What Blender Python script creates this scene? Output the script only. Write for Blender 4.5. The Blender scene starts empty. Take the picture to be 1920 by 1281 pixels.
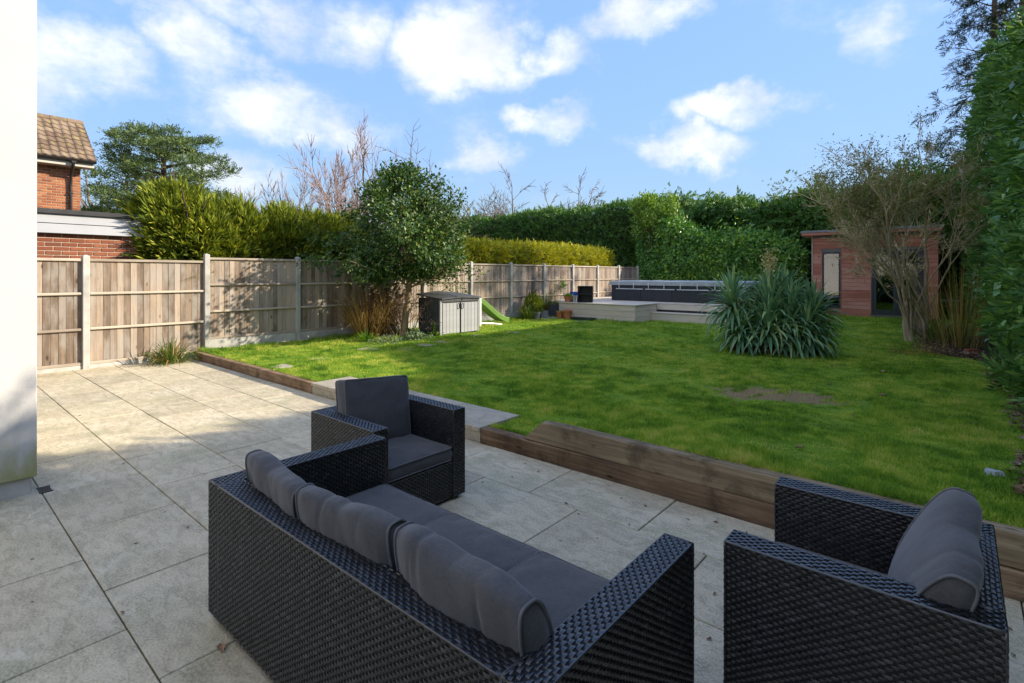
import bpy, math, random
import numpy as np
from mathutils import Vector, Matrix
rnd = random.Random(7)
rng = np.random.default_rng(11)
R = math.radians
scene = bpy.context.scene
COL = scene.collection

# ------------------------------------------------------------------ camera
F_PX, CX, HOR, CAM_H = 978.0, 960.0, 515.0, 1.65      # focal length and horizon of the 1920 px photograph
YAW = math.atan2(840.0, F_PX)
cam_d = bpy.data.cameras.new('camera')
cam = bpy.data.objects.new('camera', cam_d); COL.objects.link(cam)
cam.location = (0, 0, CAM_H); cam.rotation_euler = (R(90), 0, YAW)
cam_d.sensor_width = 36; cam_d.lens = 36 * F_PX / 1920
cam_d.shift_y = -(640.5 - HOR) / 1920
cam_d.clip_start = 0.05; cam_d.clip_end = 3000
scene.camera = cam
CY, SY = math.cos(YAW), math.sin(YAW)

def ray(x, y):
    """world direction of a photo pixel (forward component 1)"""
    a = (x - CX) / F_PX; b = (HOR - y) / F_PX
    return np.array([a * CY - SY, a * SY + CY, b])
def gp(x, y, z=0.0):
    """photo pixel -> point on the horizontal plane z"""
    d = ray(x, y); t = (z - CAM_H) / d[2]
    return np.array([d[0] * t, d[1] * t, z])
def dp(x, y, Z):
    """photo pixel -> point at depth Z"""
    d = ray(x, y); return np.array([d[0] * Z, d[1] * Z, CAM_H + d[2] * Z])

# ------------------------------------------------------------------ light
SUN_EL, SUN_AZ = R(27), R(45)          # azimuth from +Y towards +X
sdir = Vector((math.sin(SUN_AZ) * math.cos(SUN_EL), math.cos(SUN_AZ) * math.cos(SUN_EL), math.sin(SUN_EL)))
sun_d = bpy.data.lights.new('sun', 'SUN'); sun_d.energy = 2.0; sun_d.angle = R(0.6); sun_d.color = (1.0, 0.88, 0.70)
sun = bpy.data.objects.new('sun', sun_d); COL.objects.link(sun)
sun.rotation_euler = sdir.to_track_quat('Z', 'Y').to_euler(); sun.location = (8, 8, 30)

world = bpy.data.worlds.new('World'); scene.world = world; world.use_nodes = True
wt = world.node_tree; wn = wt.nodes; wl = wt.links
for n in list(wn): wn.remove(n)
def W(t, **k):
    n = wn.new(t)
    for a, b in k.items(): setattr(n, a, b)
    return n
def wm(op, a, b=None, c=None):
    n = W('ShaderNodeMath', operation=op)
    for i, v in enumerate((a, b, c)):
        if v is None: continue
        if isinstance(v, (int, float)): n.inputs[i].default_value = v
        else: wl.new(v, n.inputs[i])
    return n.outputs[0]
sky = W('ShaderNodeTexSky', sky_type='NISHITA', sun_disc=False, sun_elevation=SUN_EL, sun_rotation=SUN_AZ,
        altitude=60, air_density=1.0, dust_density=0.1, ozone_density=1.6)
SKY_GAIN, SKY_K = 2.5, 1.5
tc = W('ShaderNodeTexCoord')
sep = W('ShaderNodeSeparateXYZ'); wl.new(tc.outputs['Generated'], sep.inputs[0])
nw = W('ShaderNodeTexNoise'); nw.inputs['Scale'].default_value = 6.5; nw.inputs['Detail'].default_value = 5; nw.inputs['Roughness'].default_value = .6; wl.new(tc.outputs['Generated'], nw.inputs['Vector'])
sw = W('ShaderNodeSeparateColor'); wl.new(nw.outputs['Color'], sw.inputs[0])
az = wm('ADD', wm('ARCTAN2', sep.outputs[0], sep.outputs[1]), wm('MULTIPLY', wm('SUBTRACT', sw.outputs[0], .5), .30))
el0 = wm('ARCSINE', sep.outputs[2])
el = wm('ADD', el0, wm('MULTIPLY', wm('SUBTRACT', sw.outputs[1], .5), .15))
# cumulus banks: (photo x, y, half width, half height, weight)
clouds = [(140,120,150,78,1),(30,140,120,70,.8),(385,118,120,75,1),(470,205,150,70,1),(620,60,130,85,.95),(700,235,70,40,.5),(610,240,120,55,1),
          (845,75,120,95,1),(900,125,110,50,.8),(420,20,170,45,.6),(1060,85,85,50,.85),(1190,25,130,45,.95),
          (1040,228,95,36,1),(1335,212,135,36,1.15),(1295,282,135,38,1.15),(1650,75,80,45,.5),(470,335,110,38,.8),
          (905,300,85,32,.7),(1180,130,60,20,.3)]
total = None
for (x, y, rx, ry, wgt) in clouds:
    d = ray(x, y); a0 = math.atan2(d[0], d[1]); e0 = math.atan2(d[2], math.hypot(d[0], d[1]))
    d1 = ray(x + rx, y); d2 = ray(x, y - ry)
    ra = abs(math.atan2(d1[0], d1[1]) - a0); re = abs(math.atan2(d2[2], math.hypot(d2[0], d2[1])) - e0)
    u = wm('MULTIPLY', wm('SUBTRACT', az, a0), 1 / ra); v = wm('MULTIPLY', wm('SUBTRACT', el, e0), 1 / re)
    q = wm('MULTIPLY', wm('MAXIMUM', wm('SUBTRACT', 1.6, wm('ADD', wm('MULTIPLY', u, u), wm('MULTIPLY', v, v))), 0), wgt * .74)
    total = q if total is None else wm('MAXIMUM', total, q)
# unseen cumulus over the rest of the sky, thickened to add fill light
nz0 = W('ShaderNodeTexNoise'); nz0.inputs['Scale'].default_value = 2.6; nz0.inputs['Detail'].default_value = 3
mp0 = W('ShaderNodeMapping'); mp0.inputs['Scale'].default_value = (1, 1, 2.2); wl.new(tc.outputs['Generated'], mp0.inputs[0]); wl.new(mp0.outputs[0], nz0.inputs['Vector'])
away = W('ShaderNodeVectorMath', operation='DOT_PRODUCT'); wl.new(tc.outputs['Generated'], away.inputs[0]); away.inputs[1].default_value = (-SY, CY, 0.25)
gen = wm('MULTIPLY', wm('MAXIMUM', wm('SUBTRACT', nz0.outputs[0], .36), 0), 5.5)
gm = W('ShaderNodeMapRange'); gm.inputs[1].default_value = .62; gm.inputs[2].default_value = .35; gm.inputs[3].default_value = 0; gm.inputs[4].default_value = 1; wl.new(away.outputs['Value'], gm.inputs[0])
gen = wm('MULTIPLY', gen, gm.outputs[0])
total = wm('MAXIMUM', total, gen)
nz1 = W('ShaderNodeTexNoise'); nz1.inputs['Scale'].default_value = 5.2; nz1.inputs['Detail'].default_value = 8; nz1.inputs['Roughness'].default_value = .64
mp1 = W('ShaderNodeMapping'); mp1.inputs['Scale'].default_value = (1, 1, 1.7); wl.new(tc.outputs['Generated'], mp1.inputs[0]); wl.new(mp1.outputs[0], nz1.inputs['Vector'])
dens = wm('ADD', wm('MULTIPLY', total, .95), wm('MULTIPLY', wm('SUBTRACT', nz1.outputs[0], .50), 2.9))
cm = W('ShaderNodeMapRange', interpolation_type='SMOOTHSTEP'); cm.inputs[1].default_value = .0; cm.inputs[2].default_value = 1.5; wl.new(dens, cm.inputs[0])
cmask = wm('MULTIPLY', wm('MULTIPLY', cm.outputs[0], .93), wm('MINIMUM', wm('MULTIPLY', wm('MAXIMUM', el0, 0), 9), 1))
# grey shading painted into the cloud colour by noise
nz2 = W('ShaderNodeTexNoise'); nz2.inputs['Scale'].default_value = 9; nz2.inputs['Detail'].default_value = 6; mp2 = W('ShaderNodeMapping'); mp2.inputs['Location'].default_value = (0, 0, .06); wl.new(tc.outputs['Generated'], mp2.inputs[0]); wl.new(mp2.outputs[0], nz2.inputs['Vector'])
sh2 = W('ShaderNodeMapRange', interpolation_type='SMOOTHSTEP'); sh2.inputs[1].default_value = .36; sh2.inputs[2].default_value = .62; wl.new(nz2.outputs[0], sh2.inputs[0])
ccol = W('ShaderNodeMixRGB'); ccol.inputs[1].default_value = (1.55, 1.68, 1.9, 1); ccol.inputs[2].default_value = (2.75, 2.72, 2.68, 1); wl.new(wm('MULTIPLY', wm('ADD', wm('MULTIPLY', cm.outputs[0], .5), .5), wm('ADD', wm('MULTIPLY', sh2.outputs[0], .6), .4)), ccol.inputs[0])
# even compression of the clear sky's range, the same in every direction
lum = W('ShaderNodeRGBToBW'); wl.new(sky.outputs[0], lum.inputs[0])
kf = wm('DIVIDE', SKY_GAIN, wm('ADD', 1.0, wm('MULTIPLY', lum.outputs[0], SKY_K)))
skc = W('ShaderNodeVectorMath', operation='SCALE'); wl.new(sky.outputs[0], skc.inputs[0]); wl.new(kf, skc.inputs['Scale'])
tint = W('ShaderNodeMixRGB', blend_type='MULTIPLY'); tint.inputs[0].default_value = 1; wl.new(skc.outputs[0], tint.inputs[1]); tint.inputs[2].default_value = (.92, .955, 1.08, 1)
mixc = W('ShaderNodeMixRGB'); wl.new(cmask, mixc.inputs[0]); wl.new(tint.outputs[0], mixc.inputs[1]); wl.new(ccol.outputs[0], mixc.inputs[2])
bg = W('ShaderNodeBackground'); bg.inputs[1].default_value = 0.11; wl.new(mixc.outputs[0], bg.inputs[0])
wo = W('ShaderNodeOutputWorld'); wl.new(bg.outputs[0], wo.inputs[0])
vs = scene.view_settings
vs.view_transform = 'Standard'; vs.look = 'None'; vs.gamma = 1; vs.use_curve_mapping = False; vs.exposure = 2.12

# ------------------------------------------------------------------ mesh helpers
def mesh(name, V, Fs, mats, smooth=False, midx=None):
    """V (n,3); Fs one array or list of face arrays (m,k)"""
    V = np.asarray(V, dtype=np.float32)
    if isinstance(Fs, np.ndarray): Fs = [Fs]
    Fs = [np.asarray(f, dtype=np.int32) for f in Fs if len(f)]
    me = bpy.data.meshes.new(name)
    nl = sum(f.size for f in Fs); nf = sum(len(f) for f in Fs)
    me.vertices.add(len(V)); me.vertices.foreach_set('co', V.ravel())
    me.loops.add(nl); me.loops.foreach_set('vertex_index', np.concatenate([f.ravel() for f in Fs]))
    tot = np.concatenate([np.full(len(f), f.shape[1], np.int32) for f in Fs])
    st = np.concatenate([[0], np.cumsum(tot)[:-1]]).astype(np.int32)
    me.polygons.add(nf); me.polygons.foreach_set('loop_start', st); me.polygons.foreach_set('loop_total', tot)
    me.polygons.foreach_set('use_smooth', np.full(nf, bool(smooth)))
    for m in (mats if isinstance(mats, (list, tuple)) else [mats]): me.materials.append(m)
    if midx is not None: me.polygons.foreach_set('material_index', np.asarray(midx, np.int32))
    me.update(calc_edges=True); me.validate()
    return me
def link(name, data, parent=None, loc=(0, 0, 0), rot=(0, 0, 0)):
    o = bpy.data.objects.new(name, data); COL.objects.link(o)
    o.location = tuple(float(c) for c in loc); o.rotation_euler = rot
    if parent is not None: o.parent = parent
    return o
def tag(o, label=None, cat=None, group=None, kind=None):
    if label: o['label'] = label
    if cat: o['category'] = cat
    if group: o['group'] = group
    if kind: o['kind'] = kind
    return o
def thing(name, label, cat, loc=(0, 0, 0), rz=0, group=None):
    o = link(name, None, None, loc, (0, 0, rz)); o.empty_display_size = .2
    return tag(o, label, cat, group)

class MB:
    def __init__(s): s.V = []; s.F = {}; s.n = 0
    def add(s, V, F):
        V = np.asarray(V, float)
        for f in (F if isinstance(F, list) else [F]):
            f = np.asarray(f, int)
            if len(f): s.F.setdefault(f.shape[1], []).append(f + s.n)
        s.V.append(V); s.n += len(V); return s
    def box(s, lo, hi, b=0.0, M=None):
        V, F = cbox(lo, hi, b)
        if M is not None: V = V @ np.array(M.to_3x3()).T + np.array(M.translation)
        return s.add(V, F)
    def tube(s, path, rad, n=8, caps=True):
        V, F = tube(path, rad, n, caps); return s.add(V, F)
    def build(s, name, mat, parent=None, loc=(0, 0, 0), rot=(0, 0, 0), smooth=False):
        return link(name, s.mesh(name, mat, smooth), parent, loc, rot)
    def mesh(s, name, mat, smooth=False):
        return mesh(name, np.concatenate(s.V), [np.concatenate(f) for f in s.F.values()], mat, smooth)

def cbox(lo, hi, b=0.0):
    lo = np.minimum(lo, hi).astype(float); hi2 = np.maximum(np.asarray(lo), np.asarray(hi)).astype(float)
    c = (lo + hi2) / 2; h = (hi2 - lo) / 2
    if b <= 0:
        V = np.array([[x, y, z] for x in (-1, 1) for y in (-1, 1) for z in (-1, 1)]) * h + c
        return V, [np.array([[0, 1, 3, 2], [4, 6, 7, 5], [0, 4, 5, 1], [2, 3, 7, 6], [0, 2, 6, 4], [1, 5, 7, 3]])]
    b = min(b, h.min() * .9)
    V = []; idx = {}
    for sx in (-1, 1):
        for sy in (-1, 1):
            for sz in (-1, 1):
                s = np.array([sx, sy, sz])
                for a in range(3):
                    p = s * (h - b); p[a] = s[a] * h[a]; idx[(sx, sy, sz, a)] = len(V); V.append(p + c)
    q = []; t = []
    for a in range(3):
        o1, o2 = [k for k in range(3) if k != a]
        for sa in (-1, 1):
            f = []
            for (p, r) in ((-1, -1), (1, -1), (1, 1), (-1, 1)):
                s = [0, 0, 0]; s[a] = sa; s[o1] = p; s[o2] = r; f.append(idx[(*s, a)])
            n = np.cross(V[f[1]] - V[f[0]], V[f[2]] - V[f[1]])
            q.append(f if n[a] * sa > 0 else f[::-1])
        for p in (-1, 1):
            for r in (-1, 1):
                s0 = [0, 0, 0]; s0[o1] = p; s0[o2] = r; s1 = list(s0); s0[a] = -1; s1[a] = 1
                f = [idx[(*s0, o1)], idx[(*s1, o1)], idx[(*s1, o2)], idx[(*s0, o2)]]
                m = np.mean([V[k] for k in f], 0) - c; n = np.cross(V[f[1]] - V[f[0]], V[f[2]] - V[f[1]])
                q.append(f if n @ m > 0 else f[::-1])
    for s in [(x, y, z) for x in (-1, 1) for y in (-1, 1) for z in (-1, 1)]:
        f = [idx[(*s, k)] for k in range(3)]
        n = np.cross(V[f[1]] - V[f[0]], V[f[2]] - V[f[1]])
        t.append(f if n @ np.array(s) > 0 else f[::-1])
    return np.array(V), [np.array(q), np.array(t)]

def tube(path, rad, n=8, caps=True, closed=False):
    P = np.asarray(path, float); m = len(P)
    r = np.full(m, rad, float) if np.isscalar(rad) else np.asarray(rad, float)
    T = np.gradient(P, axis=0) if not closed else (np.roll(P, -1, 0) - np.roll(P, 1, 0))
    T /= np.linalg.norm(T, axis=1)[:, None] + 1e-9
    up = np.array([0, 0, 1.0]) if abs(T[0][2]) < .9 else np.array([1.0, 0, 0])
    V = []; a = np.linspace(0, 2 * np.pi, n, endpoint=False)
    N = np.cross(T[0], up); N /= np.linalg.norm(N)
    for i in range(m):
        N = N - T[i] * (N @ T[i]); N /= np.linalg.norm(N) + 1e-9; B = np.cross(T[i], N)
        V.append(P[i] + r[i] * (np.cos(a)[:, None] * N + np.sin(a)[:, None] * B))
    V = np.concatenate(V); q = []
    mm = m if closed else m - 1
    i = np.arange(mm)[:, None] * n; j = np.arange(n)[None, :]; k = (j + 1) % n; i2 = ((np.arange(mm) + 1) % m)[:, None] * n
    q = np.stack([i + j, i + k, i2 + k, i2 + j], -1).reshape(-1, 4)
    F = [q]
    if caps and not closed: F.append(np.arange(n)[None, ::-1]); F.append((np.arange(n) + (m - 1) * n)[None, :])
    return V, F

def segs_mesh(S, n=4):
    """S: list of (p0,p1,r0,r1): prisms"""
    A = np.array([s[0] for s in S], float); B = np.array([s[1] for s in S], float)
    r0 = np.array([s[2] for s in S]); r1 = np.array([s[3] for s in S])
    T = B - A; T /= np.linalg.norm(T, axis=1)[:, None] + 1e-9
    up = np.where(np.abs(T[:, 2:3]) < .9, np.array([[0, 0, 1.0]]), np.array([[1.0, 0, 0]]))
    N = np.cross(T, up); N /= np.linalg.norm(N, axis=1)[:, None]; Bn = np.cross(T, N)
    a = np.linspace(0, 2 * np.pi, n, endpoint=False)
    ring = np.cos(a)[None, :, None] * N[:, None, :] + np.sin(a)[None, :, None] * Bn[:, None, :]
    V = np.concatenate([A[:, None] + ring * r0[:, None, None], B[:, None] + ring * r1[:, None, None]], 1)
    b = (np.arange(len(A)) * 2 * n)[:, None]; j = np.arange(n)[None, :]; k = (j + 1) % n
    q = np.stack([b + j, b + k, b + n + k, b + n + j], -1).reshape(-1, 4)
    return V.reshape(-1, 3), q

def unit(v): v = np.asarray(v, float); return v / (np.linalg.norm(v, axis=-1, keepdims=True) + 1e-9)
def rand_dirs(n): return unit(rng.normal(size=(n, 3)))
def vnoise(P, s, seed=0):
    """cheap smooth noise in about [-1,1]"""
    P = np.asarray(P, float) * s; o = np.zeros(P.shape[:-1]); r = np.random.default_rng(seed)
    for k in range(7):
        d = unit(r.normal(size=3)) * (1 + .5 * k); o += np.sin(P @ d + r.uniform(0, 6.28)) / (1 + .35 * k)
    return o / 2.6
# ------------------------------------------------------------------ materials
class NT:
    def __init__(s, name):
        s.m = bpy.data.materials.new(name); s.m.use_nodes = True; s.t = s.m.node_tree
        for n in list(s.t.nodes): s.t.nodes.remove(n)
        s.out = s.N('ShaderNodeOutputMaterial')
        s._tc = None
    def N(s, t, **k):
        n = s.t.nodes.new(t)
        for a, b in k.items(): setattr(n, a, b)
        return n
    def set(s, inp, v):
        if hasattr(v, 'is_output') or isinstance(v, bpy.types.NodeSocket): s.t.links.new(v, inp)
        elif isinstance(v, (tuple, list)) and len(v) == 3 and inp.type == 'RGBA': inp.default_value = (*v, 1)
        else: inp.default_value = v
    def coord(s, kind='Object'):
        if s._tc is None: s._tc = s.N('ShaderNodeTexCoord')
        return s._tc.outputs[kind]
    def pos(s): return s.N('ShaderNodeNewGeometry').outputs['Position']
    def mapv(s, vec, sc=(1, 1, 1), loc=(0, 0, 0), rot=(0, 0, 0)):
        n = s.N('ShaderNodeMapping'); s.set(n.inputs[0], vec); n.inputs['Scale'].default_value = sc; n.inputs['Location'].default_value = loc; n.inputs['Rotation'].default_value = rot
        return n.outputs[0]
    def noise(s, vec, scale, detail=4, rough=.55, dist=0):
        n = s.N('ShaderNodeTexNoise'); s.set(n.inputs['Vector'], vec); n.inputs['Scale'].default_value = scale; n.inputs['Detail'].default_value = detail
        n.inputs['Roughness'].default_value = rough; n.inputs['Distortion'].default_value = dist
        return n.outputs[0]
    def ramp(s, f, stops):
        n = s.N('ShaderNodeValToRGB'); s.set(n.inputs[0], f); e = n.color_ramp.elements
        while len(e) < len(stops): e.new(.5)
        for k, (p, c) in enumerate(stops):
            e[k].position = p; e[k].color = (*c, 1) if len(c) == 3 else c
        return n.outputs[0]
    def mix(s, f, a, b, bt='MIX'):
        n = s.N('ShaderNodeMixRGB', blend_type=bt); s.set(n.inputs[0], f); s.set(n.inputs[1], a); s.set(n.inputs[2], b); return n.outputs[0]
    def math(s, op, a, b=0.0, clamp=False):
        n = s.N('ShaderNodeMath', operation=op, use_clamp=clamp); s.set(n.inputs[0], a); s.set(n.inputs[1], b); return n.outputs[0]
    def rng(s, v, a, b, c=0.0, d=1.0, smooth=True):
        n = s.N('ShaderNodeMapRange', interpolation_type='SMOOTHSTEP' if smooth else 'LINEAR'); s.set(n.inputs[0], v)
        for i, q in enumerate((a, b, c, d)): n.inputs[i + 1].default_value = q
        return n.outputs[0]
    def bump(s, h, strength=.3, dist=.01):
        n = s.N('ShaderNodeBump'); s.set(n.inputs['Height'], h); n.inputs['Strength'].default_value = strength; n.inputs['Distance'].default_value = dist; return n.outputs[0]
    def bsdf(s, color, rough=.6, normal=None, metal=0.0, spec=.5, **k):
        n = s.N('ShaderNodeBsdfPrincipled'); s.set(n.inputs['Base Color'], color); s.set(n.inputs['Roughness'], rough)
        n.inputs['Metallic'].default_value = metal; n.inputs['Specular IOR Level'].default_value = spec
        for a, b in k.items(): s.set(n.inputs[a.replace('_', ' ')], b)
        if normal is not None: s.t.links.new(normal, n.inputs['Normal'])
        return n.outputs[0]
    def done(s, sh): s.t.links.new(sh, s.out.inputs[0]); return s.m
    def orand(s): return s.N('ShaderNodeObjectInfo').outputs['Random']
    def irand(s): return s.N('ShaderNodeNewGeometry').outputs['Random Per Island']

M = {}
def simple(name, color, rough=.6, var=.25, scale=6, bump=.15, spec=.5, metal=0.0, bscale=60, dist=.004, world=False, obj_var=0.0):
    t = NT(name); c = t.pos() if world else t.coord()
    n = t.noise(c, scale, 6, .6)
    dark = tuple(v * (1 - var) for v in color); light = tuple(min(1, v * (1 + var)) for v in color)
    col = t.ramp(n, [(.3, dark), (.7, light)])
    if obj_var:
        f = t.math('ADD', t.math('MULTIPLY', t.orand(), 2 * obj_var), 1 - obj_var)
        cc = t.N('ShaderNodeCombineColor'); [t.set(cc.inputs[i], f) for i in range(3)]
        col = t.mix(1.0, col, cc.outputs[0], 'MULTIPLY')
    nb = t.bump(t.noise(c, bscale, 5, .6), bump, dist) if bump else None
    M[name] = t.done(t.bsdf(col, rough, nb, metal, spec)); return M[name]
def leafmat(name, cols, rough=.45, trans=.3, spec=.4, tint=None, patch=1.2, noise=.45):
    """random colour per leaf, slow patches over the plant, light passing through"""
    t = NT(name); k = len(cols)
    if noise > .6:
        big = t.math('ADD', t.math('MULTIPLY', t.rng(t.noise(t.pos(), patch, 3), .33, .67), .34), t.math('MULTIPLY', t.rng(t.noise(t.pos(), patch * 6, 4, .65), .34, .66), .50))
        f = t.math('SUBTRACT', t.math('ADD', t.math('MULTIPLY', t.irand(), .34), big), .14, True)
    else:
        f = t.math('SUBTRACT', t.math('ADD', t.math('MULTIPLY', t.irand(), .7), t.math('MULTIPLY', t.noise(t.pos(), patch, 3), noise)), noise * .5 - .145, True)
    col = t.ramp(f, [(i / max(1, k - 1), c) for i, c in enumerate(cols)])
    b = t.bsdf(col, rough, None, 0, spec)
    tr = t.N('ShaderNodeBsdfTranslucent'); t.set(tr.inputs[0], t.mix(1.0, col, tint or (1.25, 1.2, .6), 'MULTIPLY'))
    mx = t.N('ShaderNodeMixShader'); mx.inputs[0].default_value = trans; t.t.links.new(b, mx.inputs[1]); t.t.links.new(tr.outputs[0], mx.inputs[2])
    M[name] = t.done(mx.outputs[0]); return M[name]

# paving: riven grey-buff stone, each slab its own tone
def stone(name, c0, c1, c2):
    t = NT(name); c = t.coord(); o = t.N('ShaderNodeObjectInfo'); r = o.outputs['Random']; loc = o.outputs['Location']
    add = t.N('ShaderNodeVectorMath', operation='ADD'); t.set(add.inputs[0], c); t.set(add.inputs[1], loc)
    p = add.outputs[0]
    big = t.noise(p, 1.9, 6, .66, .8); mid = t.noise(t.mapv(p, (1, 2.2, 1)), 7, 6, .65, .8); fine = t.noise(p, 85, 5, .7)
    a = t.ramp(big, [(.3, c0), (.52, c1), (.72, c2)])
    a = t.mix(t.rng(mid, .40, .66, 0, .65), a, tuple(v * .60 for v in c0))
    lich = t.rng(t.noise(p, 2.0, 6, .68, .5), .47, .66, 0, .62)
    a = t.mix(lich, a, (.25, .245, .14))
    a = t.mix(t.rng(fine, .38, .66, 0, .4), a, tuple(min(1, v * 1.4) for v in c2))
    a = t.mix(t.rng(fine, .30, .44, .38, 0), a, (.09, .09, .075))
    f = t.math('ADD', t.math('MULTIPLY', r, .20), .88)
    cc = t.N('ShaderNodeCombineColor'); [t.set(cc.inputs[i], f) for i in range(3)]
    a = t.mix(1.0, a, cc.outputs[0], 'MULTIPLY')
    h = t.math('ADD', t.math('MULTIPLY', mid, .8), t.math('MULTIPLY', fine, .35))
    M[name] = t.done(t.bsdf(a, t.rng(big, .3, .7, .62, .82), t.bump(h, .8, .009), 0, .35)); return M[name]
stone('slab_stone', (.40, .33, .215), (.51, .44, .305), (.57, .52, .395))
stone('step_stone', (.30, .265, .20), (.38, .335, .26), (.44, .40, .32))
simple('grout', (.04, .042, .026), .9, .3, 8, .2)
simple('concrete', (.42, .41, .385), .85, .22, 5, .35, .3, bscale=90, obj_var=.1)
simple('soil', (.05, .034, .022), .95, .5, 5, 1.0, .2, bscale=40, dist=.03, world=True)
simple('earth', (.07, .08, .035), .95, .4, 2, .3, .2, world=True)

# white render with green algae creeping up from the foot
t = NT('render_white'); p = t.pos(); z = t.N('ShaderNodeSeparateXYZ'); t.set(z.inputs[0], p)
n = t.noise(p, 1.3, 4); fine = t.noise(p, 160, 4, .7)
col = t.ramp(n, [(.3, (.56, .555, .55)), (.7, (.61, .605, .60))])
h = t.math('ADD', z.outputs[2], t.math('MULTIPLY', t.noise(t.mapv(p, (3, 3, 1.2)), 2.2, 5, .6), -.62))
m = t.math('MULTIPLY', t.rng(h, -.22, .16, 1, 0), t.rng(z.outputs[1], -.1, .62, .1, .95))
col = t.mix(t.rng(t.noise(t.mapv(p, (5, 5, .5)), 1.5, 5, .65), .5, .72, 0, .22), col, (.36, .34, .30)); col = t.mix(m, col, (.30, .30, .10))
M['render_white'] = t.done(t.bsdf(col, .9, t.bump(fine, .45, .005), 0, .25))

# weathered fence wood, grain along local Z, one tone per board
def wood(name, c_dark, c_mid, c_light, axis=2, knots=True, rough=.85, obj=.35, sc=1.0, bumpk=.35):
    t = NT(name); o = t.N('ShaderNodeObjectInfo'); r = o.outputs['Random']
    add = t.N('ShaderNodeVectorMath', operation='MULTIPLY_ADD'); t.set(add.inputs[0], o.outputs['Location']); add.inputs[1].default_value = (3.1, 2.7, 1.9); t.set(add.inputs[2], t.coord())
    p = add.outputs[0]
    s = [22 * sc, 22 * sc, 22 * sc]; s[axis] = .9 * sc
    s2 = [60 * sc] * 3; s2[axis] = 2.5 * sc
    g = t.noise(t.mapv(p, tuple(s)), 1.0, 6, .62, .5); g2 = t.noise(t.mapv(p, tuple(s2)), 1.0, 5, .6)
    pat = t.noise(p, 1.5 * sc, 4, .6)
    f = t.math('ADD', t.math('MULTIPLY', g, .6), t.math('ADD', t.math('MULTIPLY', pat, .4), t.math('MULTIPLY', t.math('SUBTRACT', r, .5), obj)))
    col = t.ramp(f, [(.3, c_dark), (.5, c_mid), (.68, c_light)])
    col = t.mix(t.rng(g2, .5, .72, 0, .4), col, tuple(v * .45 for v in c_dark))
    if knots:
        k = t.N('ShaderNodeTexVoronoi'); ks = [9 * sc] * 3; ks[axis] = 3.6 * sc; t.set(k.inputs['Vector'], t.mapv(p, tuple(ks))); k.inputs['Scale'].default_value = .75
        col = t.mix(t.rng(k.outputs['Distance'], .07, .17, .8, 0), col, tuple(v * .22 for v in c_dark))
    if name == 'fence_wood': col = t.mix(t.rng(t.noise(t.mapv(p, (2.2, 2.2, .8)), 1.6, 5, .65), .42, .62, 0, .6), col, (.34, .315, .29))
    if name.startswith('sleeper'): col = t.mix(t.rng(t.noise(p, 2.6, 6, .7, .6), .50, .66, 0, .7), col, tuple(v * .55 for v in c_dark))
    hh = t.math('ADD', g, t.math('MULTIPLY', g2, .6))
    M[name] = t.done(t.bsdf(col, rough, t.bump(hh, bumpk, .006), 0, .25)); return M[name]
wood('fence_wood', (.155, .115, .085), (.29, .22, .165), (.42, .34, .27), obj=.5)
wood('rail_wood', (.30, .25, .20), (.42, .36, .29), (.52, .46, .38), axis=1, knots=False)
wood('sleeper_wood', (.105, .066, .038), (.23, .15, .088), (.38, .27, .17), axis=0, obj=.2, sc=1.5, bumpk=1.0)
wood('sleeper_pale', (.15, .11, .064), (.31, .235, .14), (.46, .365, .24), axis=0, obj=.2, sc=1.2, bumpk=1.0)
wood('cedar', (.36, .13, .085), (.46, .185, .125), (.56, .28, .21), axis=0, knots=False, obj=.35, rough=.7)
wood('deck_board', (.52, .44, .35), (.62, .54, .44), (.68, .60, .51), axis=0, knots=False, obj=.12, rough=.7, bumpk=.15)
wood('bark_pale', (.20, .145, .09), (.35, .27, .17), (.47, .38, .26), axis=2, knots=False, obj=.1, sc=1.2, bumpk=.9)
wood('bark_dark', (.05, .035, .025), (.10, .07, .05), (.16, .12, .09), axis=2, knots=False, obj=.1, sc=1.2, bumpk=.9)
simple('twig', (.13, .09, .065), .8, .35, 3, 0)
simple('twig_birch', (.30, .20, .17), .8, .3, 3, 0)
simple('twig_tan', (.52, .42, .25), .8, .35, 3, 0)
simple('twig_far', (.19, .145, .115), .85, .3, 2, 0)

# brick, one tone per brick
def brickmat(name, stops, island=False):
    t = NT(name); o = t.N('ShaderNodeObjectInfo'); add = t.N('ShaderNodeVectorMath', operation='ADD'); t.set(add.inputs[0], t.coord()); t.set(add.inputs[1], o.outputs['Location'])
    n = t.noise(add.outputs[0], 22, 5, .65)
    col = t.ramp(t.irand() if island else o.outputs['Random'], stops); col = t.mix(t.rng(n, .35, .7, 0, .45), col, (.17, .055, .03))
    M[name] = t.done(t.bsdf(col, .85, t.bump(t.noise(add.outputs[0], 120, 4), .4, .003), 0, .25))
brickmat('brick', [(0, (.30, .10, .045)), (.4, (.40, .15, .065)), (.75, (.46, .20, .09)), (1, (.22, .07, .04))])
brickmat('brick_brown', [(0, (.20, .065, .038)), (.4, (.27, .09, .05)), (.75, (.34, .13, .07)), (1, (.13, .05, .034))])
brickmat('brick_row', [(0, (.30, .10, .045)), (.4, (.40, .15, .065)), (.75, (.46, .20, .09)), (1, (.22, .07, .04))], True)
brickmat('brick_brown_row', [(0, (.20, .065, .038)), (.4, (.27, .09, .05)), (.75, (.34, .13, .07)), (1, (.13, .05, .034))], True)
simple('mortar', (.55, .48, .38), .9, .2, 20, .3, .2)
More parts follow.
